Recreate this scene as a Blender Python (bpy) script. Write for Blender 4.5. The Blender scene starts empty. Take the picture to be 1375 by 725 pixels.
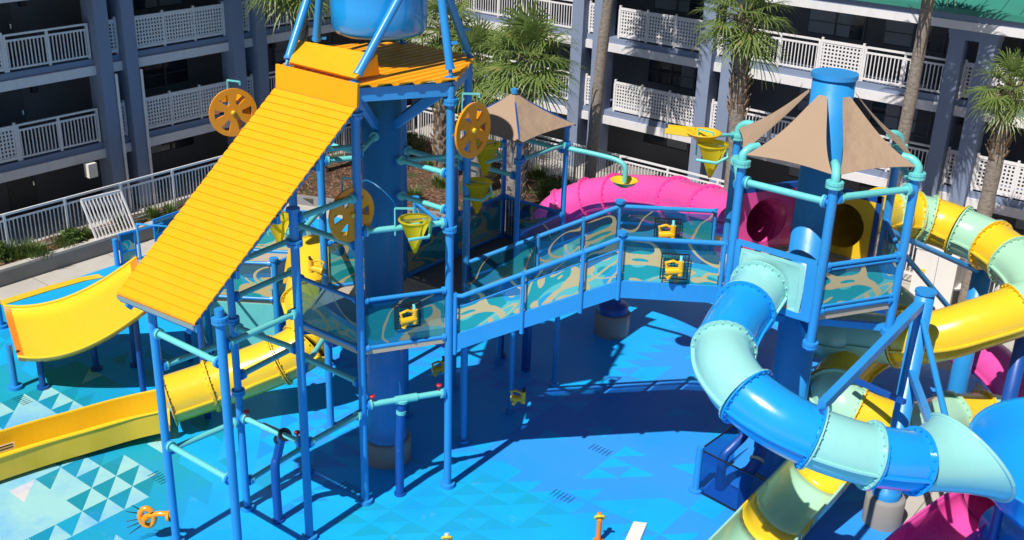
import bpy, math, random
from mathutils import Vector, Matrix
random.seed(7)
S = bpy.context.scene
COL = S.collection
R_ = math.radians
V3 = lambda *a: Vector(a)

# ------------------------------------------------------------------ camera
CAM_H = 13.0
F_PX, PIT, ROL, AZ = 1483.257, R_(23.1675), R_(1.8766), R_(37.5932)
def _w(v):
    return V3(v[0]*math.cos(AZ)-v[1]*math.sin(AZ), v[0]*math.sin(AZ)+v[1]*math.cos(AZ), v[2])
_c, _s = math.cos(PIT), math.sin(PIT); _cr, _sr = math.cos(ROL), math.sin(ROL)
CR = _w((_cr, _sr*_s, _sr*_c)); CU = _w((-_sr, _cr*_s, _cr*_c)); CF = _w((0, _c, -_s))
CC = V3(0, 0, CAM_H)
cd = bpy.data.cameras.new('camera'); cam = bpy.data.objects.new('camera', cd); COL.objects.link(cam)
cd.sensor_width = 36; cd.lens = F_PX/1375*36; cd.clip_start = 0.3; cd.clip_end = 900
cam.matrix_world = Matrix(((CR.x, CU.x, -CF.x, 0), (CR.y, CU.y, -CF.y, 0), (CR.z, CU.z, -CF.z, CAM_H), (0, 0, 0, 1)))
S.camera = cam
def ray(x, y): return CR*((x-687.5)/F_PX) - CU*((y-362.5)/F_PX) + CF
def P(x, y, z):                      # survey: the place at height z that the photo shows at (x, y)
    d = ray(x, y); return CC + d*((z-CAM_H)/d.z)
def PX(x, y, wx): d = ray(x, y); return CC + d*(wx/d.x)
def PY(x, y, wy): d = ray(x, y); return CC + d*(wy/d.y)

# ------------------------------------------------------------------ light
w = bpy.data.worlds.new('World'); S.world = w; w.use_nodes = True
nt = w.node_tree; nt.nodes.clear()
out = nt.nodes.new('ShaderNodeOutputWorld'); bg = nt.nodes.new('ShaderNodeBackground'); sky = nt.nodes.new('ShaderNodeTexSky')
sky.sky_type = 'NISHITA'; sky.sun_disc = False
SUN_EL, SUN_AZ = R_(54), R_(92.5)      # shadows run towards SUN_AZ on the ground
to_sun = V3(-math.cos(SUN_AZ)*math.cos(SUN_EL), -math.sin(SUN_AZ)*math.cos(SUN_EL), math.sin(SUN_EL))
sky.sun_elevation = SUN_EL
sky.sun_rotation = math.atan2(to_sun.x, to_sun.y)
sky.air_density = 1.0; sky.dust_density = 0.6; sky.ozone_density = 1.2
bg.inputs['Strength'].default_value = 0.043
nt.links.new(sky.outputs[0], bg.inputs[0]); nt.links.new(bg.outputs[0], out.inputs[0])
sd = bpy.data.lights.new('sun', 'SUN'); sun = bpy.data.objects.new('sun', sd); COL.objects.link(sun)
sd.energy = 5.0; sd.angle = R_(0.5); sd.color = (1.0, 0.95, 0.87)
sun.rotation_euler = (-to_sun).to_track_quat('-Z', 'Y').to_euler(); sun.location = (0, 0, 40)
vs = S.view_settings; vs.view_transform = 'Standard'; vs.look = 'None'; vs.exposure = 0.16; vs.gamma = 1; vs.use_curve_mapping = False

# ------------------------------------------------------------------ materials
def newmat(name):
    m = bpy.data.materials.new(name); m.use_nodes = True; n = m.node_tree; n.nodes.clear()
    o = n.nodes.new('ShaderNodeOutputMaterial'); b = n.nodes.new('ShaderNodeBsdfPrincipled')
    n.links.new(b.outputs[0], o.inputs[0]); return m, n, b, o
def nd(n, t, **k):
    x = n.nodes.new(t)
    for a, v in k.items(): setattr(x, a, v)
    return x
def pos(n): return nd(n, 'ShaderNodeNewGeometry').outputs['Position']
def noise(n, scale, detail=3, vec=None, rough=.55):
    t = nd(n, 'ShaderNodeTexNoise'); t.inputs['Scale'].default_value = scale; t.inputs['Detail'].default_value = detail
    t.inputs['Roughness'].default_value = rough
    n.links.new(vec if vec else pos(n), t.inputs['Vector']); return t.outputs['Fac']
def ramp(n, fac, stops, interp='LINEAR'):
    r = nd(n, 'ShaderNodeValToRGB'); r.color_ramp.interpolation = interp
    e = r.color_ramp.elements
    while len(e) < len(stops): e.new(.5)
    for i, (p_, c) in enumerate(stops): e[i].position = p_; e[i].color = (*c, 1) if len(c) == 3 else c
    n.links.new(fac, r.inputs[0]); return r.outputs[0]
def mix(n, fac, a, b, mode='MIX'):
    m = nd(n, 'ShaderNodeMix', data_type='RGBA', blend_type=mode)
    for sock, v in ((m.inputs[0], fac), (m.inputs[6], a), (m.inputs[7], b)):
        if isinstance(v, (int, float)): sock.default_value = v
        elif isinstance(v, tuple): sock.default_value = (*v, 1)
        else: n.links.new(v, sock)
    return m.outputs[2]
def bump(n, b, h, strength=.2, dist=.02):
    u = nd(n, 'ShaderNodeBump'); u.inputs['Strength'].default_value = strength; u.inputs['Distance'].default_value = dist
    n.links.new(h, u.inputs['Height']); n.links.new(u.outputs[0], b.inputs['Normal'])
def mul(c, k): return tuple(x*k for x in c)
def painted(name, c, rough=.35, var=.14, scale=1.6, spec=.5, coat=0.0, dirt=.25, streak=True):
    """plain painted metal or plastic with faint fading, grime and scuffs"""
    m, n, b, o = newmat(name)
    f = noise(n, scale, 4)
    col = mix(n, f, mul(c, 1-var), tuple(min(1, x*(1+var)) for x in c))
    mp = nd(n, 'ShaderNodeMapping'); n.links.new(pos(n), mp.inputs[0]); mp.inputs['Scale'].default_value = (6, 6, .9)
    g = ramp(n, noise(n, 1.0, 6, mp.outputs[0], .7), [(.52, (0, 0, 0)), (.78, (dirt, dirt, dirt))])
    grime = tuple(.55*x+.035 for x in c)
    col = mix(n, g, col, grime)
    n.links.new(col, b.inputs['Base Color'])
    r2 = ramp(n, noise(n, 4, 4), [(.3, (rough*.8,)*3), (.75, (min(1, rough*1.35),)*3)])
    n.links.new(r2, b.inputs['Roughness'])
    b.inputs['Specular IOR Level'].default_value = spec
    b.inputs['Coat Weight'].default_value = coat; b.inputs['Coat Roughness'].default_value = .12
    bump(n, b, noise(n, 18, 2), .05, .01)
    return m
M = {}
M['blue'] = painted('blue_painted_steel', (.024, .265, .66), .34, .12, 1.6, .5, 0, .42)
M['navy'] = painted('deep_blue_painted_steel', (.008, .075, .34), .34, .10)
M['aqua'] = painted('aqua_painted_steel', (.14, .56, .56), .34, .10)
M['roof_yellow'] = painted('amber_painted_sheet', (.90, .375, .003), .42, .07, .9, .4, 0, .26)
M['yellow'] = painted('yellow_fibreglass', (.80, .53, .022), .24, .05, .8, .5, .35, .14)
M['golden'] = painted('golden_moulded_polymer', (.85, .45, .010), .3, .06)
M['deep_yellow'] = painted('golden_fibreglass', (.88, .31, .004), .24, .05, .8, .5, .35, .14)
M['green'] = painted('mint_green_fibreglass', (.36, .63, .46), .22, .05, .8, .5, .35, .16)
M['aqua_fg'] = painted('aqua_fibreglass', (.27, .62, .61), .22, .05, .8, .5, .35, .14)
M['blue_fg'] = painted('blue_fibreglass', (.010, .31, .80), .2, .07, .8, .5, .4, .12)
M['pink'] = painted('pink_fibreglass', (.84, .085, .38), .26, .06, .8, .5, .3, .12)
M['orange'] = painted('orange_fibreglass', (.85, .22, .015), .3, .06)
M['cream'] = painted('cream_deck_edge', (.52, .42, .30), .6, .08, 2)
M['deck'] = painted('tan_deck_coating', (.40, .33, .26), .75, .14, 3)
M['treads'] = painted('dark_deck_coating', (.16, .14, .13), .75, .14, 3)
M['red'] = painted('red_valve_paint', (.55, .02, .03), .4)
M['black'] = painted('black_plastic', (.012, .012, .014), .45, .2)
M['steel'] = painted('stainless_steel', (.55, .56, .58), .28, .1); M['steel'].node_tree.nodes['Principled BSDF'].inputs['Metallic'].default_value = .9
M['white'] = painted('white_enamel', (.74, .72, .73), .45, .07, 1.2, .4, 0, .3)
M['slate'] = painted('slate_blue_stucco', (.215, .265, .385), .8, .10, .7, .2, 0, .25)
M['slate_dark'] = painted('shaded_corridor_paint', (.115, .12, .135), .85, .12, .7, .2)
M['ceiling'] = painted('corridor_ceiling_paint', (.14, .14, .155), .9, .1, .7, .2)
M['trim'] = painted('white_stucco_band', (.70, .68, .70), .75, .08, .8, .3, 0, .4)
M['door'] = painted('dark_door_paint', (.045, .05, .06), .5, .15)
M['curtain'] = painted('window_curtain', (.25, .27, .30), .9, .2, 3)
M['box_white'] = painted('white_polymer', (.72, .69, .65), .5, .06)
M['gray_plastic'] = painted('grey_plastic', (.13, .14, .15), .5, .12)

def m_glass():
    m, n, b, o = newmat('dark_window_glass'); b.inputs['Base Color'].default_value = (.012, .018, .025, 1)
    b.inputs['Roughness'].default_value = .08
    c = mix(n, noise(n, 1.1, 2), (.008, .012, .02), (.03, .045, .065)); n.links.new(c, b.inputs['Base Color']); return m
M['glass'] = m_glass()
def m_concrete(name, c, sc=1.2, joint=False):
    m, n, b, o = newmat(name)
    col = mix(n, noise(n, sc, 6, None, .65), mul(c, .74), mul(c, 1.12))
    col = mix(n, ramp(n, noise(n, .35, 3), [(.45, (0, 0, 0)), (.7, (.45, .45, .45))]), col, mul(c, .62))
    if joint:
        br = nd(n, 'ShaderNodeTexBrick'); n.links.new(pos(n), br.inputs['Vector']); br.offset = 0
        br.inputs['Scale'].default_value = 1; br.inputs['Brick Width'].default_value = 2.4; br.inputs['Row Height'].default_value = 2.4
        br.inputs['Mortar Size'].default_value = .012; br.inputs['Mortar Smooth'].default_value = .3
        col = mix(n, br.outputs['Fac'], col, mul(c, .35))
    n.links.new(col, b.inputs['Base Color']); b.inputs['Roughness'].default_value = .85
    bump(n, b, noise(n, 30, 4), .25, .01); return m
M['concrete'] = m_concrete('pale_concrete', (.50, .47, .43), 1.2, True)
M['concrete_grey'] = m_concrete('grey_cast_concrete', (.30, .29, .275), 3)
M['kerb'] = m_concrete('grey_block_kerb', (.27, .27, .27), 2)
def m_mulch():
    m, n, b, o = newmat('bark_mulch')
    v = nd(n, 'ShaderNodeTexVoronoi'); v.inputs['Scale'].default_value = 14; n.links.new(pos(n), v.inputs['Vector'])
    sep = nd(n, 'ShaderNodeSeparateColor'); n.links.new(v.outputs['Color'], sep.inputs[0])
    c1 = ramp(n, sep.outputs[0], [(0, (.035, .018, .012)), (.5, (.11, .05, .03)), (.85, (.20, .10, .06)), (1, (.30, .19, .12))])
    c2 = mix(n, ramp(n, noise(n, .8, 5, None, .7), [(.5, (0, 0, 0)), (.62, (1, 1, 1))]), c1, (.045, .06, .018))
    n.links.new(c2, b.inputs['Base Color']); b.inputs['Roughness'].default_value = .95
    bump(n, b, v.outputs['Distance'], .9, .05); return m
M['mulch'] = m_mulch()
def m_roof():
    m, n, b, o = newmat('green_standing_seam_roof')
    c = (.035, .20, .155)
    col = mix(n, noise(n, .9, 4), mul(c, .8), mul(c, 1.25)); n.links.new(col, b.inputs['Base Color'])
    b.inputs['Roughness'].default_value = .42; return m
M['roof_green'] = m_roof()
def m_sail():
    m, n, b, o = newmat('tan_shade_cloth'); c = (.47, .335, .235)
    wv = nd(n, 'ShaderNodeTexWave'); wv.inputs['Scale'].default_value = 24; n.links.new(pos(n), wv.inputs['Vector'])
    col = mix(n, noise(n, 1.3, 4), mul(c, .86), mul(c, 1.1)); col = mix(n, wv.outputs['Fac'], col, mul(c, .93))
    n.links.new(col, b.inputs['Base Color']); b.inputs['Roughness'].default_value = .9; bump(n, b, noise(n, 2.6, 4), .5, .12)
    tr = nd(n, 'ShaderNodeBsdfTranslucent'); n.links.new(col, tr.inputs[0])
    ms = nd(n, 'ShaderNodeMixShader'); ms.inputs[0].default_value = .22
    n.links.new(b.outputs[0], ms.inputs[1]); n.links.new(tr.outputs[0], ms.inputs[2]); n.links.new(ms.outputs[0], o.inputs[0]); return m
M['sail'] = m_sail()
def m_trunk(name, c, sc):
    m, n, b, o = newmat(name)
    mp = nd(n, 'ShaderNodeMapping'); n.links.new(pos(n), mp.inputs[0]); mp.inputs['Scale'].default_value = (5, 5, sc)
    f = noise(n, 1.6, 6, mp.outputs[0], .7)
    col = ramp(n, f, [(.25, mul(c, .35)), (.5, c), (.8, mul(c, 1.5))]); n.links.new(col, b.inputs['Base Color'])
    b.inputs['Roughness'].default_value = .95; bump(n, b, f, .7, .04); return m
M['trunk'] = m_trunk('grey_palm_bark', (.25, .21, .175), 9)
M['boots'] = m_trunk('brown_palm_boots', (.25, .16, .10), 14)
def m_leaf(name, a, b_, dry):
    m, n, b, o = newmat(name)
    col = mix(n, noise(n, 1.3, 3), a, b_)
    col = mix(n, ramp(n, noise(n, 2.7, 2), [(.62, (0, 0, 0)), (.72, (1, 1, 1))]), col, dry)
    n.links.new(col, b.inputs['Base Color']); b.inputs['Roughness'].default_value = .45
    tr = nd(n, 'ShaderNodeBsdfTranslucent'); n.links.new(col, tr.inputs[0])
    ms = nd(n, 'ShaderNodeMixShader'); ms.inputs[0].default_value = .3
    n.links.new(b.outputs[0], ms.inputs[1]); n.links.new(tr.outputs[0], ms.inputs[2]); n.links.new(ms.outputs[0], o.inputs[0]); return m
M['frond'] = m_leaf('palm_frond_green', (.10, .175, .035), (.24, .31, .085), (.36, .30, .12))
M['dry_frond'] = m_leaf('dry_palm_frond', (.26, .18, .08), (.34, .26, .13), (.2, .12, .06))
M['grass'] = m_leaf('ornamental_grass', (.06, .11, .02), (.13, .2, .04), (.2, .17, .07))
def m_pad():
    m, n, b, o = newmat('painted_splash_pad')
    at = nd(n, 'ShaderNodeAttribute', attribute_name='paint')
    f = noise(n, .42, 6, None, .62)
    col = mix(n, ramp(n, f, [(.42, (0, 0, 0)), (.60, (.5, .5, .5))]), at.outputs['Color'], (.010, .29, .80))
    fine = noise(n, 7, 5, None, .7)
    col = mix(n, ramp(n, fine, [(.3, (.07, .07, .07)), (.55, (0, 0, 0))]), col, (.02, .10, .22))
    sc = ramp(n, noise(n, 2.2, 6, None, .75), [(.60, (0, 0, 0)), (.78, (.28, .28, .28))])
    col = mix(n, sc, col, (.25, .45, .60))
    n.links.new(col, b.inputs['Base Color'])
    wet = ramp(n, noise(n, .33, 4, None, .55), [(.42, (.55, .55, .55)), (.60, (.30, .30, .30))])
    n.links.new(wet, b.inputs['Roughness']); b.inputs['Specular IOR Level'].default_value = .35
    bump(n, b, noise(n, 60, 2), .15, .004); return m
M['pad'] = m_pad()
def m_panel(name='printed_wave_panel', smoky=0.0):
    """clear polycarbonate printed with curling wave art (UV: u metres along, v metres up)"""
    m, n, b, o = newmat(name)
    uv = nd(n, 'ShaderNodeUVMap'); uv.uv_map = 'UVMap'
    sx = nd(n, 'ShaderNodeSeparateXYZ'); n.links.new(uv.outputs[0], sx.inputs[0])
    def math_(op, a, b_=None):
        x = nd(n, 'ShaderNodeMath', operation=op)
        for i, v in enumerate((a, b_)):
            if v is None: continue
            if isinstance(v, (int, float)): x.inputs[i].default_value = v
            else: n.links.new(v, x.inputs[i])
        return x.outputs[0]
    def fld(scale, dist, off, det=.4):
        mp = nd(n, 'ShaderNodeMapping'); n.links.new(uv.outputs[0], mp.inputs[0]); mp.inputs['Location'].default_value = (off, off*.7, 0); mp.inputs['Rotation'].default_value = (0, 0, -.45); mp.inputs['Scale'].default_value = (.75, 1.25, 1)
        t = nd(n, 'ShaderNodeTexNoise'); t.inputs['Scale'].default_value = scale; t.inputs['Detail'].default_value = det; t.inputs['Distortion'].default_value = dist
        n.links.new(mp.outputs[0], t.inputs['Vector']); return t.outputs['Fac']
    def step(x, lo, hi=None):
        a = math_('GREATER_THAN', x, lo)
        return a if hi is None else math_('MULTIPLY', a, math_('LESS_THAN', x, hi))
    f1, f2, f3 = fld(1.0, 1.6, 3.1), fld(1.25, .7, 11.3), fld(.8, 1.1, 23.9)
    teal, tan, aqua, lb, bl, dk = (.02, .36, .40), (.62, .50, .25), (.13, .55, .53), (.03, .38, .66), (.012, .20, .50), (.012, .13, .22)
    v = math_('ADD', sx.outputs[1], math_('MULTIPLY', math_('SUBTRACT', f3, .5), .9))
    col = mix(n, step(f2, .53), teal, aqua)
    col = mix(n, step(f3, .585), col, lb)
    low = math_('LESS_THAN', v, .60)
    col = mix(n, step(f2, .60, .64), col, tan)
    up = mix(n, step(f2, .52), dk, bl)
    col = mix(n, low, up, col)
    sw = step(f1, .485, .53) if smoky else math_('MAXIMUM', step(f1, .475, .535), math_('MULTIPLY', step(f1, .62), low))
    col = mix(n, sw, col, tan)
    h = math_('SUBTRACT', 1.0, math_('MAXIMUM', low, sw))
    n.links.new(col, b.inputs['Base Color']); b.inputs['Roughness'].default_value = .18
    lp = ramp(n, h, [(0, (.10+smoky,)*3), (1, (.45+smoky*.7,)*3)])
    tr = nd(n, 'ShaderNodeBsdfTransparent'); tr.inputs[0].default_value = (.55, .78, .92, 1)
    ms = nd(n, 'ShaderNodeMixShader'); n.links.new(lp, ms.inputs[0])
    n.links.new(b.outputs[0], ms.inputs[1]); n.links.new(tr.outputs[0], ms.inputs[2]); n.links.new(ms.outputs[0], o.inputs[0]); return m
M['panel'] = m_panel(); M['smoky'] = m_panel('smoky_wave_panel', .46)
def m_clear():
    m, n, b, o = newmat('tinted_clear_sheet'); b.inputs['Base Color'].default_value = (.02, .10, .30, 1); b.inputs['Roughness'].default_value = .1
    tr = nd(n, 'ShaderNodeBsdfTransparent'); tr.inputs[0].default_value = (.60, .76, .93, 1)
    ms = nd(n, 'ShaderNodeMixShader'); ms.inputs[0].default_value = .72
    n.links.new(noise(n, 3, 2), ms.inputs[0]); ms.inputs[0].default_value = .78
    for l in list(n.links):
        if l.to_socket == ms.inputs[0]: n.links.remove(l)
    n.links.new(b.outputs[0], ms.inputs[1]); n.links.new(tr.outputs[0], ms.inputs[2]); n.links.new(ms.outputs[0], o.inputs[0]); return m
M['clear'] = m_clear()
def m_bucket():
    m, n, b, o = newmat('thin_yellow_polymer'); c = (.93, .76, .03)
    col = mix(n, noise(n, 3, 3), mul(c, .92), c); n.links.new(col, b.inputs['Base Color']); b.inputs['Roughness'].default_value = .3
    tr = nd(n, 'ShaderNodeBsdfTranslucent'); n.links.new(col, tr.inputs[0])
    ms = nd(n, 'ShaderNodeMixShader'); ms.inputs[0].default_value = .68
    n.links.new(b.outputs[0], ms.inputs[1]); n.links.new(tr.outputs[0], ms.inputs[2]); n.links.new(ms.outputs[0], o.inputs[0]); return m
M['bucket'] = m_bucket()

# ------------------------------------------------------------------ mesh kit
ORG = {}
def perp(d):
    d = d.normalized(); u = V3(0, 0, 1) if abs(d.z) < .95 else V3(0, 1, 0)
    x = d.cross(u).normalized(); return x, x.cross(d).normalized()
class MB:
    def __init__(s): s.v = []; s.f = []; s.sm = []; s.uv = {}
    def add(s, vs_, fs, smooth=False):
        k = len(s.v); s.v += [Vector(q) for q in vs_]
        for f in fs: s.f.append(tuple(i+k for i in f)); s.sm.append(smooth)
        return k
    def hexa(s, a):       # 8 corners: bottom ring 0-3, top ring 4-7
        s.add(a, [(3, 2, 1, 0), (4, 5, 6, 7), (0, 1, 5, 4), (1, 2, 6, 5), (2, 3, 7, 6), (3, 0, 4, 7)])
    def box(s, c, sz, rz=0):
        x, y, z = (q/2 for q in sz); ca, sa = math.cos(rz), math.sin(rz); c = Vector(c)
        pts = [V3(i*x*ca-j*y*sa, i*x*sa+j*y*ca, k*z)+c for k in (-1, 1) for i, j in ((-1, -1), (1, -1), (1, 1), (-1, 1))]
        s.hexa(pts)
    def span(s, x0, x1, y0, y1, z0, z1): s.box(((x0+x1)/2, (y0+y1)/2, (z0+z1)/2), (abs(x1-x0), abs(y1-y0), abs(z1-z0)))
    def bar(s, a, b, w_, h, up=None):
        a, b = Vector(a), Vector(b); d = (b-a).normalized()
        u = Vector(up) if up is not None else (V3(0, 0, 1) if abs(d.z) < .95 else V3(0, 1, 0))
        x = d.cross(u).normalized(); y = x.cross(d).normalized()
        s.hexa([p+x*i*w_/2+y*j*h/2 for p in (a, b) for i, j in ((-1, -1), (1, -1), (1, 1), (-1, 1))])
    def slab(s, pts, t):  # polygon with thickness along -z (t) or vector
        off = Vector(t) if not isinstance(t, (int, float)) else V3(0, 0, -t)
        pts = [Vector(q) for q in pts]; n = len(pts)
        s.add(pts+[q+off for q in pts], [tuple(range(n)), tuple(range(2*n-1, n-1, -1))]+[(i, i+n, (i+1) % n+n, (i+1) % n) for i in range(n)])
    def ring(s, c, x, y, r, seg): return [c+x*(r*math.cos(2*math.pi*i/seg))+y*(r*math.sin(2*math.pi*i/seg)) for i in range(seg)]
    def tube(s, pts, r, seg=10, cap=True, smooth=True):
        pts = [Vector(q) for q in pts]; n = len(pts)
        rs = r if isinstance(r, (list, tuple)) else [r]*n
        tg = [(pts[min(i+1, n-1)]-pts[max(i-1, 0)]).normalized() for i in range(n)]
        x, y = perp(tg[0]); vs_ = []
        for i in range(n):
            x = (x-tg[i]*x.dot(tg[i])).normalized(); y = x.cross(tg[i]).normalized()
            vs_ += s.ring(pts[i], x, y, rs[i], seg)
        fs = [(i*seg+j, (i+1)*seg+j, (i+1)*seg+(j+1) % seg, i*seg+(j+1) % seg) for i in range(n-1) for j in range(seg)]
        s.add(vs_, fs, smooth)
        if cap:
            s.add(vs_[:seg], [tuple(range(seg))]); s.add(vs_[-seg:], [tuple(range(seg-1, -1, -1))])
    def lathe(s, prof, o=(0, 0, 0), ax=(0, 0, 1), seg=20, smooth=True, a0=0, a1=2*math.pi):
        o = Vector(o); ax = Vector(ax).normalized(); x, y = perp(ax); n = len(prof)
        full = abs(a1-a0-2*math.pi) < 1e-4; m = seg if full else seg+1; vs_ = []
        for r, h in prof:
            for i in range(m):
                a = a0+(a1-a0)*i/seg; vs_.append(o+ax*h+x*(r*math.cos(a))+y*(r*math.sin(a)))
        fs = []
        for k in range(n-1):
            for i in range(seg):
                j = (i+1) % m if full else i+1
                fs.append((k*m+i, k*m+j, (k+1)*m+j, (k+1)*m+i))
        s.add(vs_, fs, smooth)
    def flange(s, c, d, r, t=.035, seg=14):
        c = Vector(c); d = Vector(d).normalized(); s.tube([c-d*t/2, c+d*t/2], r, seg, True, False)
    def patch(s, grid, th=None, smooth=True):
        R = len(grid); Cn = len(grid[0]); vs_ = [Vector(q) for row in grid for q in row]
        fs = [(i*Cn+j, i*Cn+j+1, (i+1)*Cn+j+1, (i+1)*Cn+j) for i in range(R-1) for j in range(Cn-1)]
        if th is None: s.add(vs_, fs, smooth); return
        th = Vector(th); s.add(vs_, fs, smooth); s.add([q+th for q in vs_], [f[::-1] for f in fs], smooth)
        edge = [(0, j) for j in range(Cn)]+[(i, Cn-1) for i in range(1, R)]+[(R-1, j) for j in range(Cn-2, -1, -1)]+[(i, 0) for i in range(R-2, 0, -1)]
        e = [vs_[i*Cn+j] for i, j in edge]; n = len(e)
        s.add(e+[q+th for q in e], [(k, k+n, (k+1) % n+n, (k+1) % n) for k in range(n)])
    def panel(s, a, b, c, d, th=.014):
        """thin printed sheet: a-b bottom edge, d-c top edge; UV in metres"""
        a, b, c, d = (Vector(q) for q in (a, b, c, d)); nrm = (b-a).cross(d-a).normalized()*th/2
        k = len(s.f); L = (b-a).length; H = (d-a).length; u0 = (a.x*1.3+a.y*2.1) % 7
        s.hexa([a-nrm, b-nrm, c-nrm, d-nrm, a+nrm, b+nrm, c+nrm, d+nrm])
        # hexa corner index -> uv
        base = len(s.v)-8
        for i, q in enumerate((( 0, 0), (L, 0), (L, H), (0, H))*2): s.uv[base+i] = (q[0]+u0, q[1])
    def build(s, name, mat, parent=None, kind=None):
        me = bpy.data.meshes.new(name)
        org = V3(0, 0, 0) if parent is None else ORG.get(parent.name, V3(0, 0, 0))
        me.from_pydata([q-org for q in s.v], [], s.f); me.update()
        me.polygons.foreach_set('use_smooth', s.sm)
        if s.uv:
            lay = me.uv_layers.new(name='UVMap')
            for lp in me.loops: lay.data[lp.index].uv = s.uv.get(lp.vertex_index, (0, 0))
        mats = mat if isinstance(mat, list) else [mat]
        for q in mats: me.materials.append(M[q] if isinstance(q, str) else q)
        ob = bpy.data.objects.new(name, me); COL.objects.link(ob)
        if parent is not None: ob.parent = parent; ORG[ob.name] = org
        if kind: ob['kind'] = kind
        return ob
def tag(o, label, cat, group=None):
    o['label'] = label; o['category'] = cat
    if group: o['group'] = group
    return o
def thing(name, label, cat, loc, group=None):
    o = bpy.data.objects.new(name, None); COL.objects.link(o); o.location = loc; o.empty_display_size = .2
    ORG[o.name] = Vector(loc); return tag(o, label, cat, group)
def copy_thing(root, loc, rz, label, group=None):
    r = root.copy(); COL.objects.link(r); r.location = loc; r.rotation_euler = (0, 0, rz); r['label'] = label
    if group: r['group'] = group
    ORG[r.name] = Vector(loc)
    for ch in list(root.children):
        c = ch.copy(); COL.objects.link(c); c.parent = r; ORG[c.name] = Vector(loc)
        for g in ch.children:
            d = g.copy(); COL.objects.link(d); d.parent = c
    return r
def smooth_path(pts, n=8):
    """Catmull-Rom through points"""
    pts = [Vector(q) for q in pts]; q = [pts[0]*2-pts[1]]+pts+[pts[-1]*2-pts[-2]]; out_ = []
    for i in range(1, len(q)-2):
        for k in range(n):
            t = k/n; a, b, c, d = q[i-1], q[i], q[i+1], q[i+2]
            out_.append(.5*((2*b)+(c-a)*t+(2*a-5*b+4*c-d)*t*t+(3*b-3*c+d-a)*t**3))
    out_.append(pts[-1]); return out_
from mathutils import noise as mn
# ------------------------------------------------------------------ the setting
def sheet(name, pts, z, mat, t=.3):
    m = MB(); m.slab([V3(x, y, z) for x, y in pts], t); return m.build(name, mat, None, 'structure')
sheet('ground', [(-260, -200), (260, -200), (260, 300), (-260, 300)], 0, 'concrete', .5)
BED = [(-29.6, 2), (-28.5, 2), (-28.5, 23.2), (-25.4, 24.6), (-16, 28.6), (-9.5, 30.3), (-9.5, 31.9), (-29.6, 31.9)]
def bed():
    m = MB(); nx, ny = 46, 66; g = []
    def inside(x, y):
        c = False; n = len(BED)
        for i in range(n):
            x1, y1 = BED[i]; x2, y2 = BED[(i+1) % n]
            if (y1 > y) != (y2 > y) and x < (x2-x1)*(y-y1)/(y2-y1)+x1: c = not c
        return c
    st = .38
    for i in range(int(20.2/st)):
        for j in range(int(30/st)):
            x, y = -29.6+i*st, 2+j*st
            if inside(x+st/2, y+st/2):
                q = [(x, y), (x+st, y), (x+st, y+st), (x, y+st)]
                m.add([V3(a, b, .26+.2*(a < -28)+.10*mn.noise(V3(a*.8, b*.8, 3))) for a, b in q], [(0, 1, 2, 3)], True)
    return m.build('planting_bed', 'mulch', None, 'structure')
bed()
def pad():
    x0, x1, y0, y1, c = -27.4, 2.0, -1.0, 27.0, .56
    AZ_, CO, TE, MI, WH = (.007, .405, .90), (.032, .285, .82), (.006, .255, .35), (.31, .60, .62), (.66, .60, .60)
    DE, T2, SK = (.012, .28, .76), (.008, .33, .47), (.02, .42, .88)
    rnd = random.Random(4); me = bpy.data.meshes.new('splash_pad'); vs_, fs, cols = [], [], []
    nx, ny = int((x1-x0)/c), int((y1-y0)/c)
    for i in range(nx):
        for j in range(ny):
            x, y = x0+i*c, y0+j*c; cx0, cy0 = x, y
            if y-22.6 > (x+27.4)*.40 or (x > -5.9 and y > 18.6): continue
            d1 = cx0 < -15.2 and cy0 < 14
            q = [(x, y), (x+c, y), (x+c, y+c), (x, y+c)]
            tri = [(q[0], q[1], q[3]), (q[1], q[2], q[3])] if d1 else [(q[0], q[1], q[2]), (q[0], q[2], q[3])]
            for t_i, t in enumerate(tri):
                cx = sum(p[0] for p in t)/3; cy = sum(p[1] for p in t)/3
                n1 = mn.noise(V3(cx*.33, cy*.33, 1.7)); n2 = mn.noise(V3(cx*.28, cy*.28, 8.1)); r = rnd.random()
                mint = min((-16.8-cx)*.8, (10.55-cy)*.8)+n1*.30
                mint2 = 1.2-math.hypot(cx+21.4, (cy-10.2)*1.3)*.75+n1*1.0
                mval = max(mint, mint2)
                if mval > .66: col = WH if r < .02 else (TE if r < .12 and t_i == 0 else MI)
                elif mval > .02: col = (MI if t_i else TE) if r < .94 else (WH if r < .955 else T2)
                elif mval > -.75: col = T2 if r < .82 else (AZ_ if r < .93 else MI)
                elif mval > -1.7: col = T2 if t_i == 0 and r < .45 else (SK if r < .15 else AZ_)
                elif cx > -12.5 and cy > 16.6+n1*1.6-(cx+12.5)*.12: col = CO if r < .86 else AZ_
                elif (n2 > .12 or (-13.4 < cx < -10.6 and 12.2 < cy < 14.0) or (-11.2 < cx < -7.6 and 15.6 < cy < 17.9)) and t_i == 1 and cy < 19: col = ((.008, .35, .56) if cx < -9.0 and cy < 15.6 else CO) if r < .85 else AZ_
                elif n2 < -.38 and t_i: col = (DE if r < .4 else CO)
                else: col = AZ_
                k = len(vs_); vs_ += [(p[0], p[1], .012) for p in t]; fs.append((k, k+1, k+2)); cols.append(col)
    me.from_pydata(vs_, [], fs); at = me.attributes.new('paint', 'FLOAT_COLOR', 'FACE')
    for i, cl in enumerate(cols): at.data[i].color = (*cl, 1)
    me.materials.append(M['pad']); o = bpy.data.objects.new('splash_pad', me); COL.objects.link(o); o['kind'] = 'structure'
pad()
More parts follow.
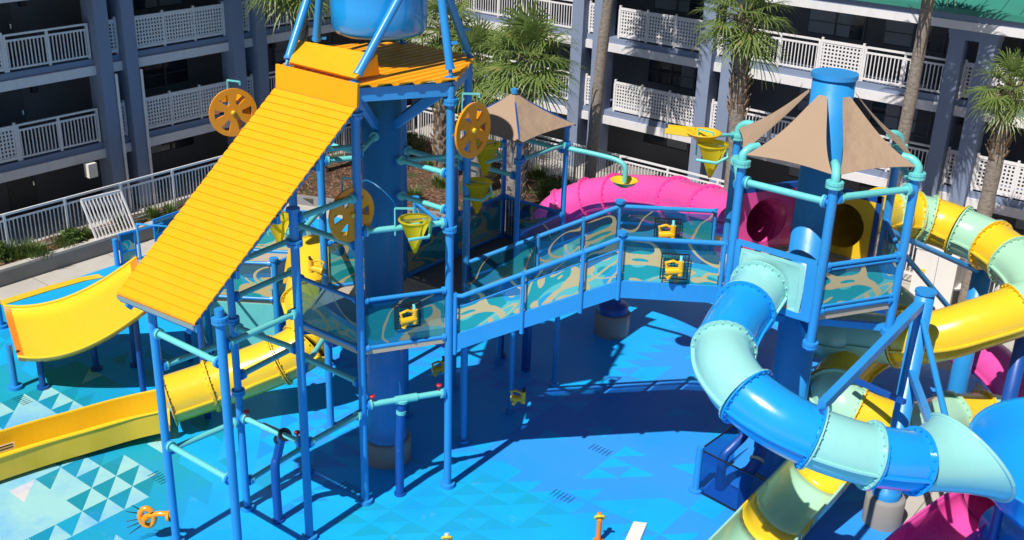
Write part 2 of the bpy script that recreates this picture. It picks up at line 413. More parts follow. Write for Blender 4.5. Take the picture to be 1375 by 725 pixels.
# yellow painted rim of the pad
def rim():
    m = MB(); pts = [P(5, 405, .02), P(60, 388, .02), P(110, 374, .02), P(134, 370, .02)]
    m.slab([pts[0]+V3(-.25, -1.4, .015), *[q+V3(.22, 0, .02) for q in pts], *[q+V3(-.1, 0, .02) for q in pts[::-1]]], .02)
    return m.build('painted_rim', 'yellow', None, 'structure')
rim()
def kerbs():
    t = thing('planter_wall', 'low grey concrete planter wall with a pale coping along the left walkway', 'wall', (-28.4, 12, 0))
    m = MB(); m.span(-28.5, -28.36, 2, 23.2, 0, .44); m.build('wall', 'kerb', t)
    m = MB(); m.span(-28.54, -28.31, 2, 23.22, .443, .52); m.build('coping', 'concrete', t)
    m = MB()
    for a, b in zip(BED[2:5], BED[3:6]): m.bar(V3(*a, .15), V3(*b, .15), .14, .32)
    tag(m.build('bed_kerb', 'kerb'), 'low grey kerb round the bark mulch bed behind the play towers', 'kerb')
kerbs()

# ------------------------------------------------------------------ hotel wings
def rail_run(m, L, u0, u1, z0, z1, kind, d=0.0):
    """one balcony railing section between u0 and u1"""
    def bx(a, b, c, e, w_): m.v_span(L, a, b, d-w_/2, d+w_/2, c, e)
    n = max(1, round((u1-u0)/1.35)) if kind == 'picket' else max(1, round((u1-u0)/1.2))
    for i in range(n+1):
        u = u0+.04+(u1-u0-.08)*i/n; bx(u-.035, u+.035, z0-.06, z1+(.0 if kind == 'picket' else .07), .075)
    if kind == 'picket':
        bx(u0, u1, z1-.06, z1, .064); bx(u0, u1, z1-.225, z1-.165, .05); bx(u0, u1, z0, z0+.06, .05)
        k = int((u1-u0)/.118)
        for i in range(1, k): u = u0+(u1-u0)*i/k; bx(u-.016, u+.016, z0+.06, z1-.2, .03)
    else:
        bx(u0, u1, z1-.085, z1, .062); bx(u0, u1, z0, z0+.085, .062); k = int((u1-u0)/.112)
        for i in range(0, k+1): u = u0+(u1-u0)*i/k; bx(u-.026, u+.026, z0+.07, z1-.07, .03)
        for i in range(1, 9): z = z0+(z1-z0)*i/9; bx(u0, u1, z-.024, z+.024, .022)
def v_span(s, L, a, b, d0, d1, z0, z1):
    p = L(a, d0, z0); q = L(b, d1, z1)
    s.span(min(p.x, q.x), max(p.x, q.x), min(p.y, q.y), max(p.y, q.y), z0, z1)
MB.v_span = v_span
def wing(name, label, L, loc, ends, pillars, bays, wins, doors, dirn):
    t = thing(name, label, 'hotel', loc); u0, u1 = ends
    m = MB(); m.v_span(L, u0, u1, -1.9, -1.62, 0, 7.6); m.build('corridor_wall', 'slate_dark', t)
    for z in (5.1, 2.4):
        m = MB(); m.v_span(L, u0, u1, -1.62, .06, z-.24, z); m.build('floor_slab', 'slate', t)
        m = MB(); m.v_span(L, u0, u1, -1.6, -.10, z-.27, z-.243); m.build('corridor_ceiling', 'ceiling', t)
        m = MB(); m.v_span(L, u0, u1, -.10, .12, z-.50, z-.205); m.build('spandrel_band', 'trim', t)
    m = MB(); m.v_span(L, u0, u1, -1.62, .06, -.1, .05); m.build('walk_slab', 'concrete_grey', t)
    for a, b in pillars:
        m = MB(); m.v_span(L, a, b, -.32, .36, 0, 7.04); m.build('pillar', 'slate', t)
    for k in range(0, len(pillars)-1, 2):
        m = MB(); m.v_span(L, pillars[k][0]-.06, pillars[k+1][1]+.06, -.34, .40, 7.043, 7.24); m.v_span(L, pillars[k][0]-.03, pillars[k+1][1]+.03, -.33, .38, 6.9, 7.042)
        m.build('pillar_cap', 'slate', t)
    for a, b, kind in bays:
        for z0, z1 in ((5.17, 6.21), (2.47, 3.53)):
            m = MB(); rail_run(m, L, a, b, z0, z1, kind); m.build('lattice_railing' if kind == 'lattice' else 'picket_railing', 'white', t)
    for u, fl in wins:
        z = fl+.95; wd, ht = 1.9, 1.25
        f = MB()
        for a, b, c, e in ((u-wd/2-.07, u+wd/2+.07, z-.07, z), (u-wd/2-.07, u+wd/2+.07, z+ht, z+ht+.07), (u-wd/2-.07, u-wd/2, z, z+ht), (u+wd/2, u+wd/2+.07, z, z+ht), (u-.03, u+.03, z, z+ht)):
            f.v_span(L, a, b, -1.615, -1.56, c, e)
        for q in (.33, .66): f.v_span(L, u-wd/2, u+wd/2, -1.60, -1.575, z+ht*q-.012, z+ht*q+.012)
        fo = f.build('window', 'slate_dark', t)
        g = MB(); g.v_span(L, u-wd/2, u+wd/2, -1.617, -1.604, z, z+ht); g.build('pane', 'glass', fo)
        rr = random.Random(int(u*13+fl*7)); wc = rr.choice((0, .3, .5, .8)); sd_ = rr.choice((-1, 1))
        if wc:
            g = MB(); k = int(wc*wd/.09)
            for q in range(k): a = u+sd_*(wd/2-.02-.09*q); g.v_span(L, a-.035, a+.035, -1.6035, -1.602 if q % 2 else -1.6005, z+.02, z+ht-.02)
            g.v_span(L, min(u+sd_*(wd/2-.02), u+sd_*(wd/2-.09*k)), max(u+sd_*(wd/2-.02), u+sd_*(wd/2-.09*k)), -1.6038, -1.6025, z+.02, z+ht-.02); g.build('curtain', 'curtain', fo)
    for u, fl in doors:
        g = MB(); g.v_span(L, u-.46, u+.46, -1.617, -1.585, fl+.01, fl+2.05); do = g.build('door', 'door', t)
        g = MB(); p = L(u+.36, -1.55, fl+1.0); g.box(p, (.05, .05, .14)); g.build('handle', 'steel', do)
        g = MB(); g.v_span(L, u+.75, u+.95, -1.616, -1.50, fl+1.55, fl+1.95); g.build('wall_lamp', 'black', t)
    m = MB(); m.v_span(L, u0, u1, -12, -1.9, 0, 7.6); m.build('room_block', 'slate', t)
    m = MB(); m.v_span(L, u0, u1, -1.62, .60, 7.25, 7.30); m.build('soffit', 'ceiling', t)
    m = MB(); m.v_span(L, u0, u1, .56, .62, 7.22, 7.46); m.build('eave_band', 'trim', t)
    m = MB(); m.v_span(L, u0, u1, .5, .59, 7.46, 7.66); m.build('gutter_shade_fascia', 'slate', t)  # slate colour here stands in for the shadow the gutter casts
    m = MB(); m.v_span(L, u0, u1, .55, .72, 7.66, 7.82); m.build('gutter', 'roof_green', t)
    rm = MB(); rm.slab([L(u0, .66, 7.84), L(u1, .66, 7.84), L(u1, -6, 10.2), L(u0, -6, 10.2)], .12)
    rm.slab([L(u0, -6, 10.2), L(u1, -6, 10.2), L(u1, -12.6, 7.84), L(u0, -12.6, 7.84)], .12)
    k = int((u1-u0)/.55)
    for i in range(k+1):
        u = u0+(u1-u0)*i/k; rm.bar(L(u, .64, 7.865), L(u, -6, 10.225), .03, .05)
    rm.build('metal_roof', 'roof_green', t)
    return t
LW = lambda u, d, z: V3(-31.4+d, u, z)
RW = lambda u, d, z: V3(u, 33.9-d, z)
lp = [(5.0, 5.48), (5.95, 6.4), (10.4, 10.88), (11.4, 11.85), (18.95, 19.42), (19.9, 20.34), (24.1, 24.6), (25.15, 25.6)]
lb = [(-4, 5, 'picket'), (6.4, 10.4, 'lattice'), (11.85, 14.3, 'picket'), (14.3, 16.15, 'lattice'), (16.15, 18.9, 'picket'), (20.36, 24.08, 'lattice'),
      (19.44, 19.88, 'lattice'), (24.62, 25.13, 'lattice'), (25.62, 28.5, 'picket'), (28.5, 29.8, 'lattice'), (29.8, 33.8, 'picket')]
fl3 = (0.05, 2.4, 5.1)
lw = wing('left_hotel_wing', 'shaded slate blue hotel wing at left with white balcony railings and paired pillars', LW, (-31.4, 18, 0), (-8, 35.2), lp, lb,
     [(u, f) for u in (8.2, 14.2, 22.6, 28.5) for f in fl3], [(u, f) for u in (9.8, 16.9, 26.6, 31.0) for f in fl3], 1)
rp = [(-23.43, -22.93), (-22.47, -21.97), (-18.07, -17.6), (-17.2, -16.74), (-9.91, -9.47), (-9.06, -8.6), (-5.0, -4.55), (-4.1, -3.65), (3.2, 3.65), (4.1, 4.55)]
rb_ = [(-30.9, -23.45, 'picket'), (-22.91, -22.49, 'lattice'), (-21.62, -18.09, 'lattice'), (-17.58, -17.22, 'lattice'), (-16.72, -13.95, 'picket'), (-13.95, -12.5, 'lattice'), (-12.5, -9.93, 'picket'),
       (-9.45, -9.08, 'lattice'), (-8.58, -5.02, 'lattice'), (-3.6, 3.15, 'picket'), (-4.53, -4.12, 'lattice'), (4.6, 9, 'lattice')]
rw = wing('right_hotel_wing', 'sunlit slate blue hotel wing with white lattice balconies and green metal roof', RW, (-14, 33.9, 0), (-31.2, 14), rp, rb_,
     [(u, f) for u in (-26.5, -20.2, -14.2, -11.6, -6.6, -1) for f in fl3], [(u, f) for u in (-24.3, -18.7, -10.6, -7.9, -3, -29) for f in fl3], 1)
for q in (lw, rw): q.name = 'hotel_wing' if q is lw else 'hotel_wing.001'
ORG[lw.name] = V3(-31.4, 18, 0); ORG[rw.name] = V3(-14, 33.9, 0)
m = MB(); m.span(-30.98, -30.72, 17.95, 18.25, 1.55, 2.0); m.build('wall_box', 'box_white', lw)
# downpipes on two left pillars
for y in (19.44, 20.36):
    m = MB(); m.tube([V3(-30.98, y, 0), V3(-30.98, y, 4.6)], .045, 8); m.build('downpipe', 'white', lw)

# ------------------------------------------------------------------ picket fences
def fence(label, a, b, z0, z1, step):
    a, b = V3(*a, 0), V3(*b, 0); t = thing('picket_fence', label, 'fence', a); n = round((b-a).length/step); d = (b-a).normalized()
    for i in range(n+1):
        p = a+(b-a)*i/n; m = MB(); m.box(p+V3(0, 0, (z0+z1)/2-.1), (.07, .07, z1-z0+.22)); m.build('post', 'white', t)
        if i == n: break
        q = a+(b-a)*(i+1)/n; m = MB()
        for z, w_ in ((z1, .065), (z1-.17, .05), (z0+.10, .05)): m.bar(p+V3(0, 0, z), q+V3(0, 0, z), .05, w_)
        k = 15
        for j in range(1, k): c = p+(q-p)*j/k; m.bar(c+V3(0, 0, z0+.1), c+V3(0, 0, z1-.17), .028, .028)
        m.build('picket_panel', 'white', t)
    return t
fence('long white metal picket fence before the shaded left wing', (-29.1, 3), (-29.1, 31.1), .42, 1.75, 1.86)
fence('long white metal picket fence before the sunlit right wing', (-28.9, 31.2), (7, 31.2), .25, 1.75, 1.86)
def lean_panel():
    b0, b1 = P(130, 322, .5), P(182, 308, .5); t0, t1 = b0+V3(-.5, -.05, 1.13), b1+V3(-.5, -.05, 1.13)
    t = thing('loose_fence_panel', 'loose white picket panel leaning against the left fence', 'fence panel', b0)
    m = MB(); m.bar(b0, b1, .05, .07); m.bar(t0, t1, .05, .09); m.bar(b0, t0, .05, .05); m.bar(b1, t1, .05, .05); m.build('frame', 'white', t)
    m = MB()
    for i in range(1, 11): q = i/11; m.bar(b0.lerp(b1, q), t0.lerp(t1, q), .03, .03)
    m.build('pickets', 'white', t)
lean_panel()

# ------------------------------------------------------------------ palms and planting
def leaflets(m, c, ax, up, rnd, L, n=22):
    """fan of narrow leaflets at the end of a petiole: c hub, ax outward axis, up blade normal"""
    ax = ax.normalized(); side = ax.cross(up).normalized(); up = side.cross(ax).normalized()
    for i in range(n):
        a = R_(-128+256*i/(n-1)+rnd.uniform(-4, 4)); l = L*(1-.22*abs(a)/2.2)*rnd.uniform(.85, 1.08)
        d = ax*math.cos(a)+side*math.sin(a)+up*(.18+.16*math.cos(a)); d.normalize()
        wv = d.cross(up).normalized()*(.022*L/.9)
        drp = rnd.uniform(.16, .42)*L
        p1 = c+d*l*.45; p2 = c+d*l*.78-V3(0, 0, drp*.32); p3 = c+d*l-V3(0, 0, drp)
        m.add([c-wv*.4, c+wv*.4, p1-wv, p1+wv, p2-wv*.7, p2+wv*.7, p3], [(0, 1, 3, 2), (2, 3, 5, 4), (4, 5, 6)], False)
def palm(label, base, top, r0, r1, L, n, seed, boots=0.0, dry=5, lean=0.0, group='cabbage palms round the pool court'):
    rnd = random.Random(seed); base, top = Vector(base), Vector(top); t = thing('palm_tree', label, 'palm tree', base, group)
    H = top-base; m = MB(); k = 26; pts = []; rs = []
    for i in range(k+1):
        q = i/k; p = base+H*q+V3(math.sin(q*3.1)*lean, 0, 0)
        pts.append(p); rs.append((r0+(r1-r0)*q)*(1.28 if i == 0 else 1)*rnd.uniform(.94, 1.06))
    m.tube(pts, rs, 14); m.build('trunk', 'trunk', t)
    if boots > 0:
        m = MB(); nb = int(H.length*boots*26)
        for i in range(nb):
            q = 1-boots*(i+rnd.random()*.6)/nb; a = i*2.4; p = base+H*q+V3(math.sin(q*3.1)*lean, 0, 0); r = r0+(r1-r0)*q
            o = V3(math.cos(a), math.sin(a), 0); s_ = V3(-o.y, o.x, 0); u = V3(0, 0, 1)
            ln = rnd.uniform(.18, .34); w_ = .065
            b0 = p+o*r*.8; tip = p+o*(r+rnd.uniform(.08, .16))+u*ln+s_*rnd.uniform(-.09, .09)
            m.hexa([b0-s_*w_, b0+s_*w_, b0+s_*w_+o*.06, b0-s_*w_+o*.06, tip-s_*w_*.5-o*.03, tip+s_*w_*.5-o*.03, tip+s_*w_*.5, tip-s_*w_*.5])
        m.build('leaf_boots', 'boots', t)
    m = MB(); mp = MB()
    for i in range(n):
        a = i*2.39996+rnd.uniform(-.2, .2); q = (i+.5)/n; el = R_(82-128*q**.85+rnd.uniform(-8, 8))
        d = V3(math.cos(a)*math.cos(el), math.sin(a)*math.cos(el), math.sin(el))
        pl = L*rnd.uniform(.62, .9); c0 = top+V3(0, 0, -.12*q); c1 = c0+d*pl*.55; c2 = c0+d*pl-V3(0, 0, .10*pl)
        mp.tube([c0, c1, c2], [.028, .02, .013], 4, False)
        ax = (c2-c1).normalized()-V3(0, 0, .22); leaflets(m, c2, ax, V3(0, 0, 1) if abs(el) < 1.2 else V3(-d.x, -d.y, .3), rnd, L*.95, 24)
    m.build('crown', 'frond', t); mp.build('leaf_stalks', 'frond', t)
    if dry:
        m = MB()
        for i in range(dry):
            a = rnd.uniform(0, 6.28); d = V3(math.cos(a)*.45, math.sin(a)*.45, -.9); c = top+V3(0, 0, -.25)+d*L*.55
            m.tube([top+V3(0, 0, -.15), c], .014, 4, False); leaflets(m, c, d, V3(math.cos(a), math.sin(a), .4), rnd, L*.6, 13)
        m.build('dead_fronds', 'dry_frond', t)
    return t
def at_y(px, py, Y, z=None):
    q = PY(px, py, Y)
    if z is not None: q.z = z
    return q
palm('stout palm with crossed leaf boots behind the pyramid canopy', at_y(685, 290, 27, .2), at_y(708, 78, 27), .36, .32, 1.25, 30, 1, .95, 7)
palm('palm with shaggy trunk just right of the amber roof corner', at_y(590, 205, 28.4, .2), at_y(597, 40, 28.4), .24, .22, 1.1, 26, 2, .9, 6)
palm('low bushy palm between the two stout palms right of the tipping tank', at_y(640, 205, 27.8, .2), at_y(640, 84, 27.8), .2, .2, 1.15, 24, 3, .6, 6)
palm('palm with full crown left of the tall shade sail column', at_y(985, 250, 30.0, .2), at_y(1000, 22, 30.0), .21, .25, 1.05, 27, 4, .42, 4)
palm('tall leaning palm with bare grey trunk behind the pink slide', at_y(793, 208, 30.2, .1), at_y(838, -150, 30.2), .2, .17, 1.2, 32, 5, 0, 3, -.12)
palm('tall palm with bare pale trunk crossing the green roof edge', at_y(1190, 262, 30.0, .1), at_y(1262, -96, 30.0), .19, .15, 1.2, 34, 6, 0, 3, .1)
palm('short palm at the right edge with a shaggy brown neck', at_y(1300, 390, 29.9, .1), at_y(1358, 116, 29.9), .22, .19, .72, 24, 7, .3, 3)
def palm_left():
    a = PX(416, 80, -28.3); b = PX(392, -34, -28.3); base = V3(-28.3, a.y+.4, .3)
    palm('palm with drooping crown at the top left before the shaded wing', base, b, .2, .19, 1.15, 34, 8, .6, 5)
palm_left()
def grass(label, p, h, n, seed, spread=.25, cat='grass clump'):
    rnd = random.Random(seed); m = MB(); p = Vector(p)
    for i in range(n):
        a = rnd.uniform(0, 6.28); r = rnd.uniform(0, spread); b = p+V3(math.cos(a)*r, math.sin(a)*r, -.05); o = V3(math.cos(a), math.sin(a), 0); hh = h*rnd.uniform(.6, 1.15)
        s_ = V3(-o.y, o.x, 0)*.012; k = rnd.uniform(.1, .6)*hh
        m.add([b-s_, b+s_, b+o*k*.4+V3(0, 0, hh*.6)-s_, b+o*k*.4+V3(0, 0, hh*.6)+s_, b+o*k+V3(0, 0, hh*rnd.uniform(.75, 1))], [(0, 1, 3, 2), (2, 3, 4)])
    o = m.build('grass_clump', 'grass'); tag(o, label, cat, 'ornamental grass clumps in the mulch')
gl = ['dense low shrub in the bed at the far left edge', 'spreading green shrub left of the trailing plant on the planter wall', 'trailing plant spilling over the planter wall coping',
      'grass clump at the fence foot right of the trailing plant', 'small clump just left of the loose leaning panel', 'tufted grass behind the loose leaning panel', 'tufted grass right of the loose leaning panel', 'thin grass at the fence near the amber chute']
for i, ((px, py), h, n) in enumerate(zip([(14, 345), (36, 342), (60, 347), (88, 330), (114, 318), (160, 300), (205, 291), (228, 286)], [.5, .45, .45, .45, .4, .5, .5, .45], [260, 220, 260, 160, 120, 90, 90, 70])):
    q = P(px, py, .46); q.x = min(q.x, -28.62); grass(gl[i], q, h, n, 40+i, .38 if i < 4 else .2)
gl2 = ['grass clump in the mulch beside the big tower column', 'grass clump in the mulch close behind the tower post', 'grass tuft in the mulch below the back fence', 'grass tuft in the mulch at the foot of the stout palm', 'grass tuft in the mulch seen between the aqua pipes',
       'dark leafy clump under the back fence beside the palm trunk', 'dark leafy clump by the pink tube slide', 'leafy clump behind the far railing']
for i, ((px, py), h, n) in enumerate(zip([(555, 268), (590, 250), (575, 225), (660, 275), (450, 222), (735, 262), (722, 240), (480, 232)], [.55, .5, .4, .5, .6, .7, .6, .5], [150, 130, 110, 110, 130, 200, 180, 100])):
    grass(gl2[i], P(px, py, .25), h, n, 60+i, .3)
def bush(label, p, r, h, n, seed):
    rnd = random.Random(seed); p = Vector(p); m = MB()
    for i in range(n):
        a, b = rnd.uniform(0, 6.28), rnd.uniform(-.1, 1.5); q = rnd.random()**.5
        c = p+V3(math.cos(a)*math.cos(b)*r*q, math.sin(a)*math.cos(b)*r*q, h*(.15+.85*abs(math.sin(b))*q))
        d = V3(rnd.gauss(0, 1), rnd.gauss(0, 1), rnd.uniform(-.4, 1)).normalized(); x, y = perp(d); l = rnd.uniform(.07, .14)
        m.add([c-x*l*.4, c+y*l*.9*.4, c+x*l, c-y*l*.4], [(0, 1, 2, 3)])
    tag(m.build('leafy_shrub', 'grass'), label, 'shrub', 'shrubs in the mulch bed')
bush('dark round shrub below the back fence right of the tower column', P(548, 205, .3), .75, .8, 420, 1)
bush('dark shrub under the canopy right of the stout palm', P(745, 270, .3), .8, .9, 420, 2)
bush('broad green shrub at the far left below the picket fence', P(8, 352, .46)+V3(-.3, 0, 0), .5, .55, 380, 3)
bush('green shrub growing along the fence left of the loose panel', P(100, 326, .5)+V3(-.15, 0, 0), .42, .4, 300, 4)
# ------------------------------------------------------------------ play structure helpers
def hexv(c, R, a, z=0.0): return V3(c[0]+R*math.cos(R_(a)), c[1]+R*math.sin(R_(a)), z)
C0, C1, HR = (-14.25, 14.35), (-7.39, 18.76), 1.72
def T0(a, z=0.0): return hexv(C0, HR, a, z)
def T1(a, z=0.0): return hexv(C1, HR, a, z)
def post(t, p, z0, z1, r=.062, foot=True, collars=(), cap=False, mat='blue', name='post'):
    p = Vector(p); m = MB(); m.tube([V3(p.x, p.y, z0), V3(p.x, p.y, z1)], r, 14)
    if foot: m.flange(V3(p.x, p.y, z0+.055), (0, 0, 1), r*1.9, .08, 18)
    for z in collars: m.flange(V3(p.x, p.y, z), (0, 0, 1), r*1.75, .05); m.flange(V3(p.x, p.y, z+.06), (0, 0, 1), r*1.75, .05)
    if cap: m.flange(V3(p.x, p.y, z1), (0, 0, 1), r*1.5, .06)
    return m.build(name, mat, t)
def spray_pipe(t, a, b, r=.055, valve=None, trim=.07):
    """aqua pipe between two posts with bolted flanges and blue stub elbows"""
    a, b = Vector(a), Vector(b); d = (b-a).normalized(); a2, b2 = a+d*(trim+.08), b-d*(trim+.08)
    m = MB(); m.tube([a2, b2], r, 12); m.flange(a2, d, r*1.8, .04); m.flange(b2, d, r*1.8, .04)
    if valve: c = a.lerp(b, .5); m.tube([c-d*.22, c+d*.22], r*1.35, 12)
    o = m.build('spray_pipe', 'aqua', t)
    for p, q, g in ((a, a2-d*.025, a2-d*.045), (b2+d*.025, b, b2+d*.045)):
        m = MB(); m.tube([p, q], r*.95, 10); m.flange(g, d, r*1.8, .04); m.build('pipe_joint', 'blue', o)
    if valve:
        for k in (.11, .89):
            c = a.lerp(b, k); v = MB(); v.tube([c, c+V3(0, 0, .15)], .018, 8); v.lathe([(0, .15), (.055, .15), (.055, .19), (0, .19)], c, seg=12); v.build('valve_handle', 'red', o)
    return o
def rail(t, a, b, r=.042, joints=True, mat='blue', name='rail'):
    a, b = Vector(a), Vector(b); d = (b-a).normalized(); m = MB(); m.tube([a, b], r, 10)
    if joints:
        for q in (a+d*.11, b-d*.11): m.flange(q, d, r*1.7, .07, 12)
    return m.build(name, mat, t)
def guard(t, a, b, z0, z1, mat='panel', rails=True, inset=.09):
    """railed guard with a printed sheet between the posts at a and b (a.z / b.z are added)"""
    a, b = Vector(a), Vector(b); d = (b-a); d.z = 0; d.normalize()
    if rails:
        rail(t, a+V3(0, 0, z1), b+V3(0, 0, z1)); rail(t, a+V3(0, 0, z0), b+V3(0, 0, z0))
    a, b = a+d*inset, b-d*inset; m = MB()
    m.panel(a+V3(0, 0, z0+.05), b+V3(0, 0, z0+.05), b+V3(0, 0, z1-.05), a+V3(0, 0, z1-.05)); return m.build('wave_panel', mat, t)
def disc_base(t, p, r, h, name='concrete_base', z=0):
    m = MB(); m.lathe([(r, 0), (r, h-.03), (r-.03, h), (0, h)], V3(p[0], p[1], z), seg=32); return m.build(name, 'concrete_grey', t)
def hex_slab(c, R, z, t_, rot=0): 
    m = MB(); m.slab([hexv(c, R, a+rot, z) for a in range(0, 360, 60)], t_); return m

# ------------------------------------------------------------------ tower under the tipping bucket
tw = thing('play_tower', 'blue hexagonal play tower with amber corrugated roof and thick central column', 'play tower', (*C0, 0))
DZ = 3.40
disc_base(tw, C0, .52, .52)
m = MB(); m.lathe([(.43, .52), (.43, .60), (.40, .62), (.40, .95), (.385, 1.0), (.385, 8.2), (0, 8.2)], (*C0, 0), seg=36); m.build('column', 'blue', tw)
hex_slab(C0, HR-.02, DZ, .10).build('deck', 'deck', tw)
m = MB(); vv = [T0(a, DZ-.02) for a in range(0, 360, 60)]
for i in range(6): m.bar(vv[i], vv[(i+1) % 6], .05, .13)
m.build('deck_edge', 'cream', tw)
m = MB()
for a in range(30, 390, 60): m.bar(hexv(C0, .38, a, DZ-.22), hexv(C0, HR*.84, a, DZ-.16), .1, .14)
for a in range(0, 360, 60): m.bar(hexv(C0, .38, a, DZ-.24), hexv(C0, HR*.97, a, DZ-.17), .08, .12)
m.build('deck_beams', 'navy', tw)
for a in (0, 60, 120, 180, 240, 300):
    cols = {0: (8.02, 5.62), 300: (7.9,), 60: (6.5,)}.get(a, ())
    post(tw, T0(a), 0, 8.33, .078, True, cols)
guard(tw, T0(300), T0(0), DZ+.04, DZ+1.02, 'smoky'); guard(tw, T0(240), T0(300), DZ+.04, DZ+1.02, 'smoky')
guard(tw, T0(120), T0(180), DZ+.04, DZ+1.02)
for a, b, z in ((300, 0, 5.78), (240, 300, 5.5), (180, 240, 5.2), (60, 120, 6.3), (120, 180, 6.2)): spray_pipe(tw, T0(a, z), T0(b, z))
spray_pipe(tw, T0(300, 2.22), T0(0, 2.22), .06, True)
spray_pipe(tw, T0(240, 2.7), T0(300, 2.7)); spray_pipe(tw, T0(180, 2.35), T0(240, 2.35)); spray_pipe(tw, T0(120, 2.6), T0(180, 2.6))
for a, z in ((0, 6.7), (0, 6.0), (60, 6.55), (180, 6.6), (240, 6.9), (300, 7.2)):
    spray_pipe(tw, hexv(C0, .36, a, z), T0(a, z), .05)
# knee braces below the roof
m = MB()
for a in range(0, 360, 60): m.bar(hexv(C0, .36, a, 7.35), hexv(C0, HR*.9, a, 8.2), .1, .15)
m.build('knee_braces', 'blue', tw)
m = MB(); vv = [T0(a, 8.28) for a in range(0, 360, 60)]
for i in range(6): m.bar(vv[i]+(V3(0, 0, 0)), vv[(i+1) % 6], .09, .24)
m.build('roof_beams', 'blue', tw)
def corrug(m, poly, u, v, prof, per, amp, th=.02):
    """corrugated sheet clipped to a convex planar polygon; ridges run along u, pitch along v"""
    o = poly[0]; n = u.cross(v).normalized(); pts = [((p-o).dot(u), (p-o).dot(v)) for p in poly]
    v0, v1 = min(p[1] for p in pts)+1e-4, max(p[1] for p in pts)-1e-4
    st = []; k = math.floor(v0/per)
    while k*per < v1:
        for f, h in prof:
            q = (k+f)*per
            if v0 <= q <= v1: st.append((q, h*amp))
        k += 1
    st = [(v0, 0)]+st+[(v1, 0)]; top = []
    for q, h in st:
        xs = []
        for i in range(len(pts)):
            (a0, b0), (a1, b1) = pts[i], pts[(i+1) % len(pts)]
            if (b0 <= q) != (b1 <= q): xs.append(a0+(a1-a0)*(q-b0)/(b1-b0))
        if len(xs) < 2: continue
        top.append((o+u*min(xs)+v*q+n*h, o+u*max(xs)+v*q+n*h))
    m.patch([[a, b] for a, b in top], -n*th, False)
trap = [(0, 0), (.12, 1), (.68, 1), (.80, 0)]
m = MB(); corrug(m, [hexv(C0, HR+.14, a, 8.44) for a in range(0, 360, 60)], V3(0, 1, 0), V3(-1, 0, 0), trap, .19, .045)
m.build('corrugated_roof', 'roof_yellow', tw)

# the water chute that falls from the roof
A, B, Cq, D = PY(479, 146, 12.62), PY(370, 119, 12.62), PY(262, 436, 9.28), PY(158, 394, 9.28)
ch = thing('water_chute', 'wide amber corrugated water chute sloping down from the tower roof', 'water chute', (A+B)/2)
dn = ((Cq+D)/2-(A+B)/2); Lc = dn.length; dn.normalize(); 
m = MB(); nseg = 29; rows = []
for i in range(nseg):
    for f, h in ((0, 0), (.05, .026), (.5, .034), (.91, .028), (.965, 0)):
        q = (i+f)/nseg; a, b = A.lerp(Cq, q), B.lerp(D, q); nn = (B-A).cross(dn).normalized(); nn = nn if nn.z > 0 else -nn
        rows.append([a+nn*h, b+nn*h])
rows.append([Cq, D])
m.patch(rows, V3(0, 0, -.025), False); m.build('corrugated_slope', 'roof_yellow', ch)
m = MB(); m.slab([A+V3(0, 0, .012), B+V3(0, 0, .012), PY(370, 86, 12.64), PY(480, 113, 12.64)], V3(0, .05, 0)); m.build('front_board', 'roof_yellow', ch)
A1, B1 = PY(477, 105, 12.80), PY(388, 83, 12.80)
A2, B2 = PY(506, 73, 13.35), PY(401, 54, 13.35)
m = MB(); m.slab([A1, B1, B2, A2], V3(0, .03, -.04)); m.build('splash_board', 'roof_yellow', ch)
m = MB(); m.slab([A1, A2, A2+V3(0, .06, -.36)], V3(-.03, 0, 0)); m.build('side_gusset', 'roof_yellow', ch)
m = MB(); m.slab([B1, B2, B2+V3(0, .06, -.36)], V3(.03, 0, 0)); m.build('side_gusset', 'roof_yellow', ch)
m = MB()
for q in (.25, .5, .75, .985): m.bar(A.lerp(Cq, q)-V3(0, 0, .12), B.lerp(D, q)-V3(0, 0, .12), .07, .14)
for k in (.12, .88): m.bar(A.lerp(B, k)-V3(0, 0, .2), Cq.lerp(D, k)-V3(0, 0, .2), .07, .12)
m.build('under_frame', 'blue', ch)
m = MB(); m.bar(Cq-V3(.02, .02, .05), D-V3(-.02, .02, .05), .03, .08); m.build('drip_edge', 'steel', ch)

# climbing frame of posts and spray pipes that carries the chute
fr = thing('pipe_frame', 'open frame of blue posts and aqua spray pipes under the amber chute', 'pipe frame', (-15, 11.2, 0))
P2, PMa, PMb, PL = V3(-13.36, 11.36, 0), V3(-13.28, 9.68, 0), V3(-14.98, 11.20, 0), V3(-15.12, 9.66, 0)
post(fr, P2, 0, 6.62, .078, True, (6.0,), True); post(fr, PMa, 0, 5.42, .078, True, (5.2,)); post(fr, PMb, 0, 6.55, .072, True, (4.1, 2.6)); post(fr, PL, 0, 5.3, .076)
zv = lambda p, z: V3(p.x, p.y, z)
for a, b, z, v in ((PL, PMa, 4.42, 0), (PL, PMa, 2.18, 0), (PL, PMb, 2.02, 0), (PL, PMb, 3.72, 0), (PMb, P2, 2.10, 1), (PMb, T0(240), .62, 0), (P2, T0(300), 2.07, 0), (P2, T0(300), 6.45, 0),
                   (PMb, T0(240), 5.2, 0), (PMb, P2, 4.0, 0), (PMb, T0(240), 4.55, 0), (PMb, T0(240), 2.95, 0), (PMa, P2, 4.75, 0)):
    spray_pipe(fr, zv(a, z), zv(b, z), .055, bool(v))
